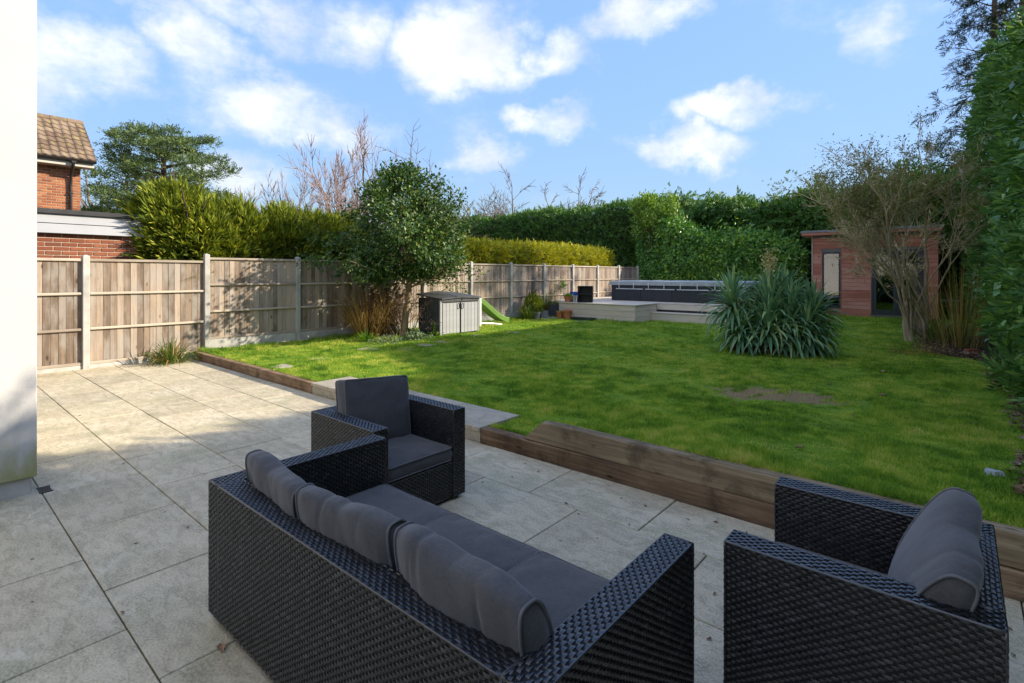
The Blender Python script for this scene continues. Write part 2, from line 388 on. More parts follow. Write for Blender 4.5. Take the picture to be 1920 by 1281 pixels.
# tiles with lichen
t = NT('roof_tile'); o = t.N('ShaderNodeObjectInfo'); add = t.N('ShaderNodeVectorMath', operation='ADD'); t.set(add.inputs[0], t.coord()); t.set(add.inputs[1], o.outputs['Location'])
col = t.ramp(o.outputs['Random'], [(0, (.15, .10, .07)), (.5, (.21, .15, .105)), (1, (.28, .205, .15))])
col = t.mix(t.rng(t.noise(add.outputs[0], 6, 5, .65), .52, .66, 0, .75), col, (.30, .26, .10))
M['roof_tile'] = t.done(t.bsdf(col, .9, t.bump(t.noise(add.outputs[0], 60, 4), .4, .005), 0, .2))
simple('upvc_white', (.36, .37, .39), .35, .05, 2, .02)
simple('soffit', (.55, .50, .43), .6, .1, 3, .05)
simple('gutter', (.030, .026, .025), .4, .2, 5, .02)
simple('felt_black', (.03, .031, .036), .7, .25, 6, .2)
# furniture
t = NT('wicker'); p = t.coord(); n = t.noise(p, 6, 4)
ir = t.irand()
col = t.ramp(ir, [(0, (.005, .0053, .0065)), (.6, (.013, .0135, .016)), (.92, (.026, .026, .029)), (1, (.055, .054, .054))])
col = t.mix(t.rng(n, .5, .75, 0, .35), col, (.05, .045, .04))
M['wicker'] = t.done(t.bsdf(col, t.rng(t.noise(p, 25, 3), .3, .7, .24, .38), None, 0, .9))
simple('wicker_core', (.006, .006, .007), .8, .2, 5, 0)
def fabric(name, c, c2):
    t = NT(name); p = t.coord(); n = t.noise(p, 5, 5, .6, .3)
    w = t.math('ADD', t.noise(t.mapv(p, (520, 60, 60)), 1, 2), t.noise(t.mapv(p, (60, 60, 520)), 1, 2))
    col = t.ramp(n, [(.32, c), (.70, c2)])
    col = t.mix(t.rng(w, .8, 1.25, 0, .35), col, tuple(v * 1.6 for v in c2))
    M[name] = t.done(t.bsdf(col, .92, t.bump(t.math('ADD', t.math('MULTIPLY', w, .25), t.noise(p, 14, 4)), .35, .006), 0, .25, Sheen_Weight=.25, Sheen_Roughness=.5))
fabric('fabric', (.046, .045, .048), (.074, .072, .074))
simple('piping', (.12, .12, .125), .85, .2, 30, .1)
# smaller things
simple('shed_panel', (.335, .345, .355), .55, .10, 9, .1, obj_var=.06)
simple('shed_dark', (.050, .055, .062), .5, .2, 5, .1)
simple('slide_green', (.20, .34, .09), .35, .08, 3, .02)
simple('plastic_white', (.66, .66, .63), .4, .06, 3, .02)
simple('spa_panel', (.022, .026, .036), .55, .25, 4, .1, obj_var=.1)
simple('spa_cover', (.36, .39, .41), .6, .12, 4, .25, bscale=12, dist=.01)
simple('strap', (.62, .64, .64), .6, .1, 4, 0)
simple('terracotta', (.48, .17, .06), .75, .2, 7, .15)
simple('pot_grey', (.19, .195, .21), .7, .2, 6, .15)
simple('pot_dark', (.035, .038, .046), .6, .25, 6, .1)
simple('pot_pale', (.50, .46, .38), .7, .15, 6, .1)
simple('glaze_blue', (.02, .10, .42), .12, .2, 4, .02)
simple('frame_grey', (.020, .027, .038), .4, .15, 5, .02)
simple('metal_dark', (.02, .02, .022), .4, .2, 5, 0)
simple('chrome', (.6, .6, .6), .2, .05, 5, 0, metal=1.0)
simple('tray_black', (.025, .028, .035), .5, .3, 8, .1)
simple('dead_leaf', (.24, .14, .08), .8, .5, 30, .2, obj_var=.4)
simple('pale_debris', (.36, .40, .42), .7, .1, 8, .1)
t = NT('window_glass'); fr = t.N('ShaderNodeFresnel'); fr.inputs[0].default_value = 1.5
tr = t.N('ShaderNodeBsdfTransparent'); tr.inputs[0].default_value = (.36, .39, .42, 1); gl = t.N('ShaderNodeBsdfGlossy'); gl.inputs['Roughness'].default_value = .02
mx = t.N('ShaderNodeMixShader'); t.set(mx.inputs[0], t.math('ADD', t.math('MULTIPLY', fr.outputs[0], 1.0), .16, True)); t.t.links.new(tr.outputs[0], mx.inputs[1]); t.t.links.new(gl.outputs[0], mx.inputs[2])
M['window_glass'] = t.done(mx.outputs[0])
simple('room_inside', (.16, .15, .14), .8, .2, 2, 0)
simple('curtain', (.34, .29, .29), .9, .15, 3, .2)

# foliage
leafmat('lf_grass', [(0.073, 0.160, 0.021), (0.157, 0.300, 0.033), (0.280, 0.420, 0.054), (0.470, 0.530, 0.098), (0.694, 0.570, 0.240)], .6, .45, .2, patch=.8, noise=1.1)
leafmat('lf_yellowconifer', [(0.038, 0.079, 0.014), (0.109, 0.159, 0.022), (0.256, 0.300, 0.031), (0.512, 0.485, 0.060)], .6, .25, .25, patch=1.4)
leafmat('lf_goldhedge', [(0.117, 0.144, 0.011), (0.273, 0.288, 0.020), (0.455, 0.450, 0.033), (0.572, 0.475, 0.055)], .6, .25, .25, patch=1.0)
leafmat('lf_holly', [(.020, .055, .015), (.038, .095, .022), (.085, .16, .030), (.24, .29, .06)], .45, .25, .4)
leafmat('lf_darkconifer', [(0.031, 0.090, 0.023), (0.062, 0.160, 0.037), (0.120, 0.242, 0.046), (0.218, 0.346, 0.065)], .55, .2, .3, patch=.8)
leafmat('lf_laurel', [(0.040, 0.125, 0.028), (0.080, 0.215, 0.042), (0.160, 0.346, 0.051), (0.479, 0.622, 0.069)], .32, .2, .5, patch=.7)
leafmat('lf_laurelbright', [(.10, .21, .03), (.20, .34, .04), (.34, .46, .07)], .4, .3, .5)
leafmat('lf_pine', [(0.044, 0.078, 0.031), (0.081, 0.138, 0.044), (0.138, 0.198, 0.061), (0.213, 0.252, 0.088)], .6, .15, .3)
leafmat('lf_ivy', [(0.040, 0.125, 0.030), (0.080, 0.211, 0.045), (0.140, 0.292, 0.050), (0.298, 0.438, 0.074)], .30, .15, .6, patch=.9)
leafmat('lf_shrub', [(.13, .16, .045), (.22, .23, .07), (.32, .29, .11)], .5, .3, .3)
leafmat('lf_yucca', [(0.068, 0.163, 0.091), (0.112, 0.244, 0.127), (0.204, 0.357, 0.168), (0.447, 0.520, 0.182)], .38, .15, .5, patch=2)
leafmat('lf_dead', [(.07, .035, .017), (.15, .082, .038), (.25, .16, .08)], .8, .2, .2)
leafmat('lf_straw', [(.22, .13, .035), (.38, .25, .075), (.52, .37, .14)], .7, .25, .2)
leafmat('lf_brown', [(.055, .033, .02), (.10, .06, .036), (.16, .10, .06)], .8, .15, .2)
leafmat('lf_strap', [(.030, .075, .012), (.065, .13, .02), (.14, .19, .035), (.27, .20, .06)], .4, .25, .4, patch=3)
leafmat('lf_bright', [(.06, .17, .015), (.13, .27, .02), (.24, .36, .04)], .45, .3, .4)
leafmat('lf_sage', [(.08, .14, .06), (.15, .22, .11), (.25, .32, .19)], .6, .2, .3)
leafmat('lf_litter', [(.06, .04, .022), (.14, .09, .05), (.24, .17, .11), (.33, .28, .21)], .85, .1, .2)
leafmat('lf_cream', [(.32, .26, .09), (.50, .42, .18), (.60, .52, .28)], .6, .2, .3)

leafmat('lf_tallconifer', [(.012, .028, .014), (.022, .045, .020), (.035, .065, .028)], .65, .1, .2)
# ------------------------------------------------------------------ ground, patio, lawn
def sm(a, b, x):
    t = np.clip((np.asarray(x, float) - a) / (b - a), 0, 1); return t * t * (3 - 2 * t)
SLEEPER_Y = 3.70
def lawn_z(x, y):
    x = np.asarray(x, float); y = np.asarray(y, float)
    base = .115 + .03 * sm(5, 10, y)
    up = .185 * sm(-2.15, -1.55, x) * (1 - sm(4.2, 8.5, y))
    dip = -.035 * np.exp(-(((x + 1.76) / .55) ** 2 + ((y - 7.05) / .42) ** 2))
    und = .012 * vnoise(np.stack([x, y, 0 * x], -1), 1.1, 3) + .006 * vnoise(np.stack([x, y, 0 * x], -1), 3.1, 4)
    return base + up + dip + und * sm(3.7, 4.6, y)
def grid(x0, x1, nx, y0, y1, ny, zf):
    X, Y = np.meshgrid(np.linspace(x0, x1, nx), np.linspace(y0, y1, ny)); Z = zf(X, Y)
    V = np.stack([X, Y, Z], -1).reshape(-1, 3)
    i = (np.arange(ny - 1)[:, None] * nx + np.arange(nx - 1)[None, :]).ravel()
    return V, np.stack([i, i + 1, i + nx + 1, i + nx], -1)
# far ground: one sheet to the horizon, dropping away under the garden
V, F = grid(-900, 900, 61, -900, 900, 61, lambda X, Y: -.35 + 0 * X)
tag(link('ground', mesh('ground', V, F, M['earth'])), kind='structure')
t = NT('turf'); p = t.pos()
n1 = t.noise(p, 1.1, 4, .6); n2 = t.noise(p, 9, 5, .65); n3 = t.noise(p, 90, 3, .7)
col = t.ramp(n1, [(.32, (.10, .21, .018)), (.5, (.16, .30, .022)), (.7, (.26, .36, .035))])
col = t.mix(t.rng(n2, .45, .7, 0, .5), col, (.34, .38, .05)); col = t.mix(t.rng(n3, .35, .6, .4, 0), col, (.07, .13, .014))
sx = t.N('ShaderNodeSeparateXYZ'); t.set(sx.inputs[0], p)
dx = t.math('MULTIPLY', t.math('SUBTRACT', sx.outputs[0], -1.72), 1 / .80); dy = t.math('MULTIPLY', t.math('SUBTRACT', sx.outputs[1], 7.05), 1 / .50)
bare = t.math('ADD', t.math('ADD', t.math('MULTIPLY', dx, dx), t.math('MULTIPLY', dy, dy)), t.math('MULTIPLY', t.math('SUBTRACT', n2, .5), 3.0))
col = t.mix(t.rng(bare, .5, 1.2, .95, 0), col, t.mix(t.rng(n3, .4, .6, 0, .8), (.17, .105, .06), (.42, .30, .16)))
M['turf'] = t.done(t.bsdf(col, .95, t.bump(t.math('ADD', n2, n3), .6, .03), 0, .15))
V, F = grid(-11.62, .6, 124, SLEEPER_Y + .06, 27.5, 240, lawn_z)
tag(link('lawn', mesh('lawn', V, F, M['turf'], True)), kind='structure')
def bed_edge(y):   # where the lawn gives way to the bed under the hedge
    y = np.asarray(y, float); return .42 + .06 * np.sin(y * .9 + 1) + .06 * np.sin(y * 2.3) - 1.15 * sm(11.6, 13.6, y) * (1 - sm(15.5, 17.5, y))
ny = 160; ys = np.linspace(SLEEPER_Y + .07, 26, ny); nx = 22; V = []
for y in ys:
    e = float(bed_edge(y))
    for k in range(nx):
        x = e + (4.2 - e) * (k / (nx - 1)) ** 1.5
        V.append((x, y, float(lawn_z(min(x, .5), y)) - .012 + .05 * min(1, (x - e) / .3) + .022 * float(vnoise([x, y, 0], 6, 9))))
i = (np.arange(ny - 1)[:, None] * nx + np.arange(nx - 1)[None, :]).ravel()
tag(link('flower_bed', mesh('flower_bed', V, np.stack([i, i + 1, i + nx + 1, i + nx], -1), M['soil'], True)), kind='structure')

patio = link('patio', MB().box((-11.62, -6, -.30), (4.2, SLEEPER_Y + .02, -.028)).mesh('patio', M['grout'])); tag(patio, kind='structure')
SL, SW = .905, .60
slab_me = []
for k in range(6):
    V, Fq = cbox((-(SL - .007) / 2, -(SW - .007) / 2, -.03), ((SL - .007) / 2, (SW - .007) / 2, 0), .0035)
    slab_me.append(mesh('paving_slab', V, Fq, M['slab_stone']))
Y0 = .076
for r in range(-4, 6):
    y = Y0 + SW * r + SW / 2
    off = -2.48 if r % 2 else -2.94
    for k in range(-11, 9):
        x = off + SL * k + SL / 2
        if x + SL / 2 < -11.6 or x - SL / 2 > 3.9: continue
        if r < -1 and (x > 1.2 or x < -5.8): continue
        if x + SL / 2 < -5.32 and y + SW / 2 < .62: continue
        link('paving_slab', slab_me[rnd.randrange(6)], patio, (x, y, rnd.uniform(-.0018, .0018)), (rnd.uniform(-.003, .003), rnd.uniform(-.002, .002), 0))

# ------------------------------------------------------------------ house wing with white render
t_ = thing('house_wing', 'white rendered house wall with green algae above a grey plinth at the patio edge', 'house wall', (-5.28, .65, 0))
MB().box((-3.4, -6.5, .13), (0, 0, 6.2), .006).build('wall', M['render_white'], t_)
MB().box((-3.37, -6.47, -.03), (-.03, -.03, .128), .004).build('plinth', M['concrete'], t_)
b = MB()
for k in range(4): b.box((-.10 + k * .028, .012, -.02), (-.088 + k * .028, .085, .004))
b.box((-.118, .008, -.02), (-.106, .09, .006)); b.box((.012, .008, -.02), (.024, .09, .006))
b.build('drain_grate', M['metal_dark'], t_)

# ------------------------------------------------------------------ timber edging, retaining sleepers and stone step
def sleeper(parent, x0, x1, z0, z1, y0=SLEEPER_Y, d=.11, mat='sleeper_wood', cham=None, seed=0):
    n = max(6, int((x1 - x0) / .12)); xs = np.linspace(x0, x1, n); r = np.random.default_rng(seed); V = []; b_ = .008
    prof = [(b_ * .8, z0), (0, z0 + b_), (0, z1 - b_), (b_, z1), (d - b_, z1), (d, z1 - b_), (d, z0)]
    for i, x in enumerate(xs):
        for k, (yy, zz) in enumerate(prof):
            w = .004 * float(vnoise([x * 3, k * 2.1, seed], 1.3, seed)); ztop = zz
            xx = x
            if cham and i < 2 and zz > z0 + .02: xx = x + cham * (zz - z0) / (z1 - z0)
            V.append(((xx - x0), y0 + yy + w - y0, ztop + (.004 * float(vnoise([x * 2.2, 5, seed], 1.1, seed + 3)) if k in (2, 3, 4, 5) else 0)))
    V = np.array(V); m = len(prof); q = []
    for i in range(n - 1):
        for k in range(m - 1): q.append([i * m + k, (i + 1) * m + k, (i + 1) * m + k + 1, i * m + k + 1])
        q.append([i * m + m - 1, (i + 1) * m + m - 1, (i + 1) * m, i * m])
    ends = [list(range(m))[::-1], [(n - 1) * m + k for k in range(m)]]
    return link('sleeper', mesh('sleeper', V, [np.array(q), np.array(ends)], M[mat]), parent, (x0, y0, 0))
XS0, XS1 = float(gp(583, 737)[0]), float(gp(931, 800, .1)[0])   # ends of the stone step
ed = thing('timber_edging', 'single low brown timber sleeper edging the lawn from fence to stone step', 'edging', (-9, SLEEPER_Y, 0))
for a, bb, s in ((-11.42, -9.02, 1), (-9.01, XS0 - .004, 2)):
    o = sleeper(ed, a, bb, -.02, .135, seed=s); o.location = (a + 9, 0, 0)
rw = thing('retaining_wall', 'two-tier brown timber sleeper retaining wall with a bevelled upper end', 'retaining wall', (0, SLEEPER_Y, 0))
XU = float(gp(985, 822, .14)[0])
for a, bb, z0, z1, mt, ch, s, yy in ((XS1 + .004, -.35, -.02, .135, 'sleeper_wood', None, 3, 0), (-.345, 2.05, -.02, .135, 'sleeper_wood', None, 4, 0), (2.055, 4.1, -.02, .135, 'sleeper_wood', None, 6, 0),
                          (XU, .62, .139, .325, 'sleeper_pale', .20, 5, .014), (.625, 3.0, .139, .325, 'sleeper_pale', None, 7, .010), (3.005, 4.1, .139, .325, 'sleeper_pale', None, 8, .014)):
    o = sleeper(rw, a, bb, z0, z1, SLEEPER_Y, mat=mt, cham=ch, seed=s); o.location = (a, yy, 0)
st = thing('stone_step', 'buff stone slabs laid as a step between patio and lawn', 'step', ((XS0 + XS1) / 2, SLEEPER_Y, 0))
n = 4; w = (XS1 - XS0) / n
for k in range(n):
    x0 = XS0 + k * w - (XS0 + XS1) / 2
    MB().box((x0 + .003, -.012, .098), (x0 + w - .003, .60, .142), .004).build('slab', M['step_stone'], st)
MB().box((XS0 - (XS0 + XS1) / 2 + .01, .004, -.02), (XS1 - (XS0 + XS1) / 2 - .01, .56, .096)).build('riser', M['step_stone'], st)
for k, (x, y) in enumerate([(527, 686), (603, 672), (690, 654), (762, 654), (797, 648), (835, 642), (893, 632), (958, 626), (1090, 604)]):
    p = gp(x, y, .125); a = rnd.uniform(-.25, .25); zz = float(lawn_z(p[0], p[1])) + .008
    V, Fq = cbox((-.19, -.15, -.05), (.19, .15, 0), .012); V[:, :2] += .02 * np.random.default_rng(k).normal(size=(len(V), 2)) * 0
    tag(link('stepping_stone', mesh('stepping_stone', V, Fq, M['step_stone']), None, (p[0], p[1], zz), (0, 0, a)), 'flat buff stepping stone sunk in the lawn along the fence', 'paving stone', 'stepping stones in the lawn')

# ------------------------------------------------------------------ fence
FX = -11.62
PY = [-1.80, .135, 2.065, 3.995, 5.917, 7.79, 9.66, 11.55, 13.46, 15.33, 17.2, 19.05, 20.85, 22.65]
fence = thing('garden_fence', 'long weathered closeboard timber fence with concrete posts and gravel boards', 'fence', (FX, 0, 0))
ptop = [1.97, 1.975, 1.98, 2.06] + [2.045 + .004 * (k % 3) for k in range(10)]
for i, y in enumerate(PY):
    b = MB(); z = ptop[i]
    V, Fq = cbox((-.05, -.05, -.2), (.05, .05, z), .008); b.add(V, Fq)
    V = np.array([[-.042, -.042, z], [.042, -.042, z], [.042, .042, z], [-.042, .042, z], [0, 0, z + .02]]); b.add(V, [np.array([[0, 1, 4], [1, 2, 4], [2, 3, 4], [3, 0, 4]])])
    b.build('post', M['concrete'], fence, (.01, y, 0))
bw = .112; board_me = {}
for i in range(len(PY) - 1):
    ya, yb = PY[i] + .052, PY[i + 1] - .052; L = yb - ya
    low = i < 3; z0 = .075 if low else .33; z1 = (1.93 if low else 2.0)
    pan = MB().box((-.03, -L / 2, z1 - .045), (.034, L / 2, z1), .004).build('fence_panel', M['rail_wood'], fence, (-.005, (ya + yb) / 2, 0))
    tag(pan)
    nb = 18; pitch = L / nb
    key = (low, round(L, 2))
    if key not in board_me:
        # feather edge: thick on one side, thin on the other, overlapping the next
        h = z1 - .047 - z0; w = pitch + .012
        V = np.array([[0, 0, 0], [.0, w, 0], [-.005, w, 0], [-.014, 0, 0]]); V[:, 0] += [.0035, -.0025, -.004, -.003]
        V = np.concatenate([V, V + [0, 0, h]])
        board_me[key] = (mesh('board', V, [np.array([[0, 1, 5, 4], [1, 2, 6, 5], [2, 3, 7, 6], [3, 0, 4, 7], [4, 5, 6, 7], [3, 2, 1, 0]])], M['fence_wood']), w)
    me, w = board_me[key]
    for k in range(nb):
        link('board', me, pan, (-.006 + rnd.uniform(-.0015, .0015), -L / 2 + k * pitch - (.004 if k else 0) , z0 + rnd.uniform(-.004, .0)), (0, 0, rnd.uniform(-.008, .008)))
    hh = z1 - z0
    for fz in (.335, .665):
        MB().box((.006, -L / 2 + .002, -.022), (.040, L / 2 - .002, .022), .007).build('rail', M['rail_wood'], pan, (0, 0, z0 + hh * fz + rnd.uniform(-.01, .01)))
    MB().box((.004, -L / 2 + .002, 0), (.030, L / 2 - .002, .05), .005).build('rail', M['rail_wood'], pan, (0, 0, z0 - .005))
    zb = z0 - .008
    MB().box((-.025, ya, -.12 if not low else -.06), (.025, yb, zb), .006).build('gravel_board', M['concrete'], fence, (.0, 0, 0))

# ------------------------------------------------------------------ neighbours beyond the fence
def brick_wall(parent, x, y0, y1, z0, z1, mat, L=.215, Hh=.065, J=.013, core=.1):
    """bricks on a wall face looking +X; parent at the origin"""
    me = mesh('brick', *cbox((-.05, -L / 2, -Hh / 2), (.012, L / 2, Hh / 2), .004), M[mat]); meh = mesh('brick', *cbox((-.05, -(L / 2 - J) / 2, -Hh / 2), (.012, (L / 2 - J) / 2, Hh / 2), .004), M[mat])
    r = 0; z = z0
    while z + Hh <= z1 + .001:
        y = y0 + ((L + J) / 2 if r % 2 else 0)
        if r % 2: link('brick', meh, parent, (x, y0 + (L / 2 - J) / 2, z + Hh / 2))
        while y + L <= y1 + .001:
            link('brick', me, parent, (x + rnd.uniform(-.0015, .0015), y + L / 2, z + Hh / 2)); y += L + J
        if y + .09 < y1: 
            l2 = y1 - y; link('brick', mesh('brick', *cbox((-.05, -l2 / 2, -Hh / 2), (.012, l2 / 2, Hh / 2), .004), M[mat]), parent, (x, y + l2 / 2, z + Hh / 2))
        z += Hh + J; r += 1
hx, hy = -20.5, 3.52
hs = thing('brick_house', 'orange brick house with mossy tiled roof and brown gutter beyond the fence', 'house', (hx, hy, -.3))
wl_ = MB().box((-8, -8.0, 0), (-.012, -.001, 5.42)).build('wall', M['mortar'], hs)
brick_wall(wl_, -.012, -2.03, 0, 3.3, 5.30, 'brick')
# the courses further down and along, laid as strips of stretchers
b = MB(); z = 0.05; r = 0
while z < 5.3:
    yy = -2.04
    while yy > -7.8:
        L = .215
        if z < 3.29 or yy < -2.05: b.box((-.05, yy - L + (.1125 if r % 2 else 0), z), (0, yy + (.1125 if r % 2 else 0), z + .065))
        yy -= .225
    z += .075; r += 1
tag(b.build('brickwork', M['brick_row'], wl_), kind='stuff')
pitch = R(39); ov = .42; eave_z = 5.45; rl = 2.35
rf = MB(); c, s = math.cos(pitch), math.sin(pitch)
V = np.array([[ov, -8.2, eave_z - .03], [ov, .28, eave_z - .03], [ov - rl * c, .28, eave_z - .03 + rl * s], [ov - rl * c, -8.2, eave_z - .03 + rl * s]])
V2 = V.copy(); V2[:, 2] -= .10; V3 = V.copy(); V3[:, 0] = 2 * (ov - rl * c) - V[:, 0]; V4 = V3.copy(); V4[:, 2] -= .1
rf.add(np.concatenate([V, V2]), [np.array([[0, 1, 2, 3], [7, 6, 5, 4], [0, 4, 5, 1], [1, 5, 6, 2], [3, 7, 4, 0]])]); rf.add(np.concatenate([V3, V4]), [np.array([[3, 2, 1, 0], [4, 5, 6, 7], [0, 1, 5, 4], [1, 2, 6, 5]])])
roof = rf.build('roof', M['felt_black'], hs)
# single-lap tiles with a roll, each one laid
def tile_mesh():
    nx = 7; ys = np.linspace(0, .215, nx); pz = [.022, .034, .030, .012, .002, .004, .022]
    V = []
    for (xx, dz) in ((0, .034), (-.34, .0)):
        for k in range(nx): V.append((xx, ys[k], pz[k] + dz))
    for k in range(nx): V.append((0, ys[k], pz[k] - .010))
    q = [[k, k + 1, nx + k + 1, nx + k] for k in range(nx - 1)] + [[2 * nx + k, 2 * nx + k + 1, k + 1, k] for k in range(nx - 1)]
    return mesh('roof_tile', V, np.array(q), M['roof_tile'], False)
tm = tile_mesh(); gauge = .285
for r in range(8):
    for k in range(18):
        y = .30 - .205 * (k + 1)
        xx = .03 - r * gauge
        o = link('roof_tile', tm, roof, (ov + xx * c, y + rnd.uniform(-.004, .004), eave_z - .03 - xx * s + .004), (0, pitch + .012 + rnd.uniform(-.006, .006), 0))
b = MB()
for r in range(8):
    b.box((ov + (.03 - r * gauge) * c - .16, -8.2, eave_z - (.03 - r * gauge) * s - .01 + .04), (ov + (.03 - r * gauge) * c - .10, -3.45, eave_z - (.03 - r * gauge) * s + .05))
tag(b.build('far_tiles', M['roof_tile'], roof), kind='stuff')
rx, rz_ = ov - rl * c, eave_z - .03 + rl * s
for k in range(20): 
    y = .30 - .42 * k
    V, Fq = tube([(rx, y, rz_ - .01), (rx, y - .41, rz_ - .005)], [.115, .12], 10); link('ridge_tile', mesh('ridge_tile', V, Fq, M['roof_tile']), roof)
MB().box((.02, -8.0, 5.20), (.045, .26, 5.40), .004).build('fascia', M['soffit'], hs, (.34, 0, 0))
MB().box((0.002, -8.0, 5.19), (.362, .24, 5.215)).build('soffit', M['soffit'], hs)
# verge and gable
V = np.array([[-.02, -.02, 5.40], [2 * rx, -.02, 5.40], [rx, -.02, rz_ - .14]]); V = np.concatenate([V, V - [0, .12, 0]])
link('gable', mesh('gable', V, [np.array([[0, 2, 1], [3, 4, 5]]), np.array([[0, 1, 4, 3]])], M['brick_row']), hs)
a = np.linspace(math.pi, 2 * math.pi, 9); V = []
for yy in (-8.1, .30):
    for q_ in a: V.append((.455 + .062 * math.cos(q_), yy, 5.385 + .062 * math.sin(q_)))
V = np.array(V); q = np.array([[k, k + 1, k + 10, k + 9] for k in range(8)])
gt = link('gutter', mesh('gutter', V, q, M['gutter'], True), hs)
MB().tube([(.39, -8.1, 5.385), (.39, .30, 5.385)], .012, 6).tube([(.517, -8.1, 5.385), (.517, .30, 5.385)], .012, 6).build('gutter_lip', M['gutter'], gt)
dp_ = MB().tube([(.455, -.24, 5.32), (.44, -.24, 5.22), (.20, -.24, 5.05), (.075, -.24, 4.92), (.06, -.24, 4.6), (.06, -.24, .1)], .038, 10).build('downpipe', M['gutter'], hs, smooth=True)
MB().box((.40, -.30, 5.27), (.51, -.18, 5.345), .01).build('hopper', M['gutter'], dp_)
for zz in (3.4, 4.4): MB().box((.0, -.295, zz), (.105, -.185, zz + .03), .004).build('clip', M['gutter'], dp_)

gx, gy = -12.45, 1.42
gr = thing('garage', 'flat roofed brown brick garage with white sloping fascia just behind the fence', 'garage', (gx, gy, -.3))
wl_ = MB().box((-5.5, 0, 0), (-.012, 1.6, 2.70)).build('wall', M['mortar'], gr)
brick_wall(wl_, -.012, .0, 1.6, 2.0, 2.70, 'brick_brown')
b = MB(); z = .05; r = 0
while z < 1.95:
    yy = 0
    while yy < 1.35: b.box((-.05, yy + (.1125 if r % 2 else 0), z), (0, yy + .215 + (.1125 if r % 2 else 0), z + .065)); yy += .225
    z += .075; r += 1
tag(b.build('brickwork', M['brick_brown_row'], wl_), kind='stuff')
def fbo(z0, z1, x0, x1):
    # one sloping fascia board going round the corner
    o0, o1 = x0, x1
    V = [(o0, 1.7, z0), (o0, -o0, z0), (-5.5, -o0, z0), (o1, 1.7, z1), (o1, -o1, z1), (-5.5, -o1, z1)]
    V = np.array(V); W_ = V.copy(); W_[:, 0] -= .02; W_[:, 1] += .02
    return np.concatenate([V, W_]), [np.array([[1, 0, 3, 4], [2, 1, 4, 5], [6, 7, 10, 9], [7, 8, 11, 10], [0, 1, 7, 6], [1, 2, 8, 7], [4, 3, 9, 10], [5, 4, 10, 11]])]
for (z0, z1, x0, x1) in ((2.70, 2.872, .10, .045), (2.886, 3.05, .036, -.012)):
    V, Fq = fbo(z0, z1, x0, x1); link('fascia_board', mesh('fascia_board', V, Fq, M['upvc_white']), gr)
MB().box((-5.5, -.06, 3.052), (.04, 1.75, 3.14), .006).build('roof_edge', M['felt_black'], gr)
MB().box((-5.4, .0, 2.71), (-.03, 1.65, 3.05)).build('roof_deck', M['felt_black'], gr)
# ------------------------------------------------------------------ woven furniture
PU, PV = .036, .0125
def weave(b, o, u, v, n, lu, lv, seed=0):
    """strands lying along u, stacked along v, on a face with outward normal n"""
    o, u, v, n = (np.asarray(q, float) for q in (o, u, v, n)); r = np.random.default_rng(seed)
    rows = int(lv / PV); pv = lv / rows; out = []
    cu = []; cv = []
    for k in range(rows):
        a = np.arange(-1, int(lu / PU) + 2) * PU + (PU / 2 if k % 2 else 0)
        cu.append(a); cv.append(np.full(len(a), (k + .5) * pv))
    cu = np.concatenate(cu); cv = np.concatenate(cv)
    L = .0265; us = np.array([-.5, -.24, .24, .5]) * L; hs = np.array([-.0016, .0026, .0026, -.0016])
    U = np.clip(cu[:, None] + us[None, :], 0, lu); hgt = hs[None, :] + r.normal(0, .0004, (len(cu), 1))
    keep = (U[:, 3] - U[:, 0]) > .004; U = U[keep]; hgt = hgt[keep]; cv = cv[keep] + r.normal(0, .0003, keep.sum())
    hw = pv * .43
    P = []
    for sgn, dn in ((-1, -.0010), (0, .0008), (1, -.0010)):
        P.append(o + U[..., None] * u + (cv[:, None, None] + sgn * hw) * v + (hgt[..., None] + dn) * n)
    P = np.stack(P, 1).reshape(len(U), 12, 3)
    base = (np.arange(len(U)) * 12)[:, None]
    q = []
    for rr in range(2):
        for c_ in range(3): q.append(np.stack([base[:, 0] + rr * 4 + c_, base[:, 0] + rr * 4 + c_ + 1, base[:, 0] + rr * 4 + c_ + 5, base[:, 0] + rr * 4 + c_ + 4], -1))
    q = np.concatenate(q)
    if np.dot(np.cross(u, v), n) < 0: q = q[:, ::-1]
    b.add(P.reshape(-1, 3), q)
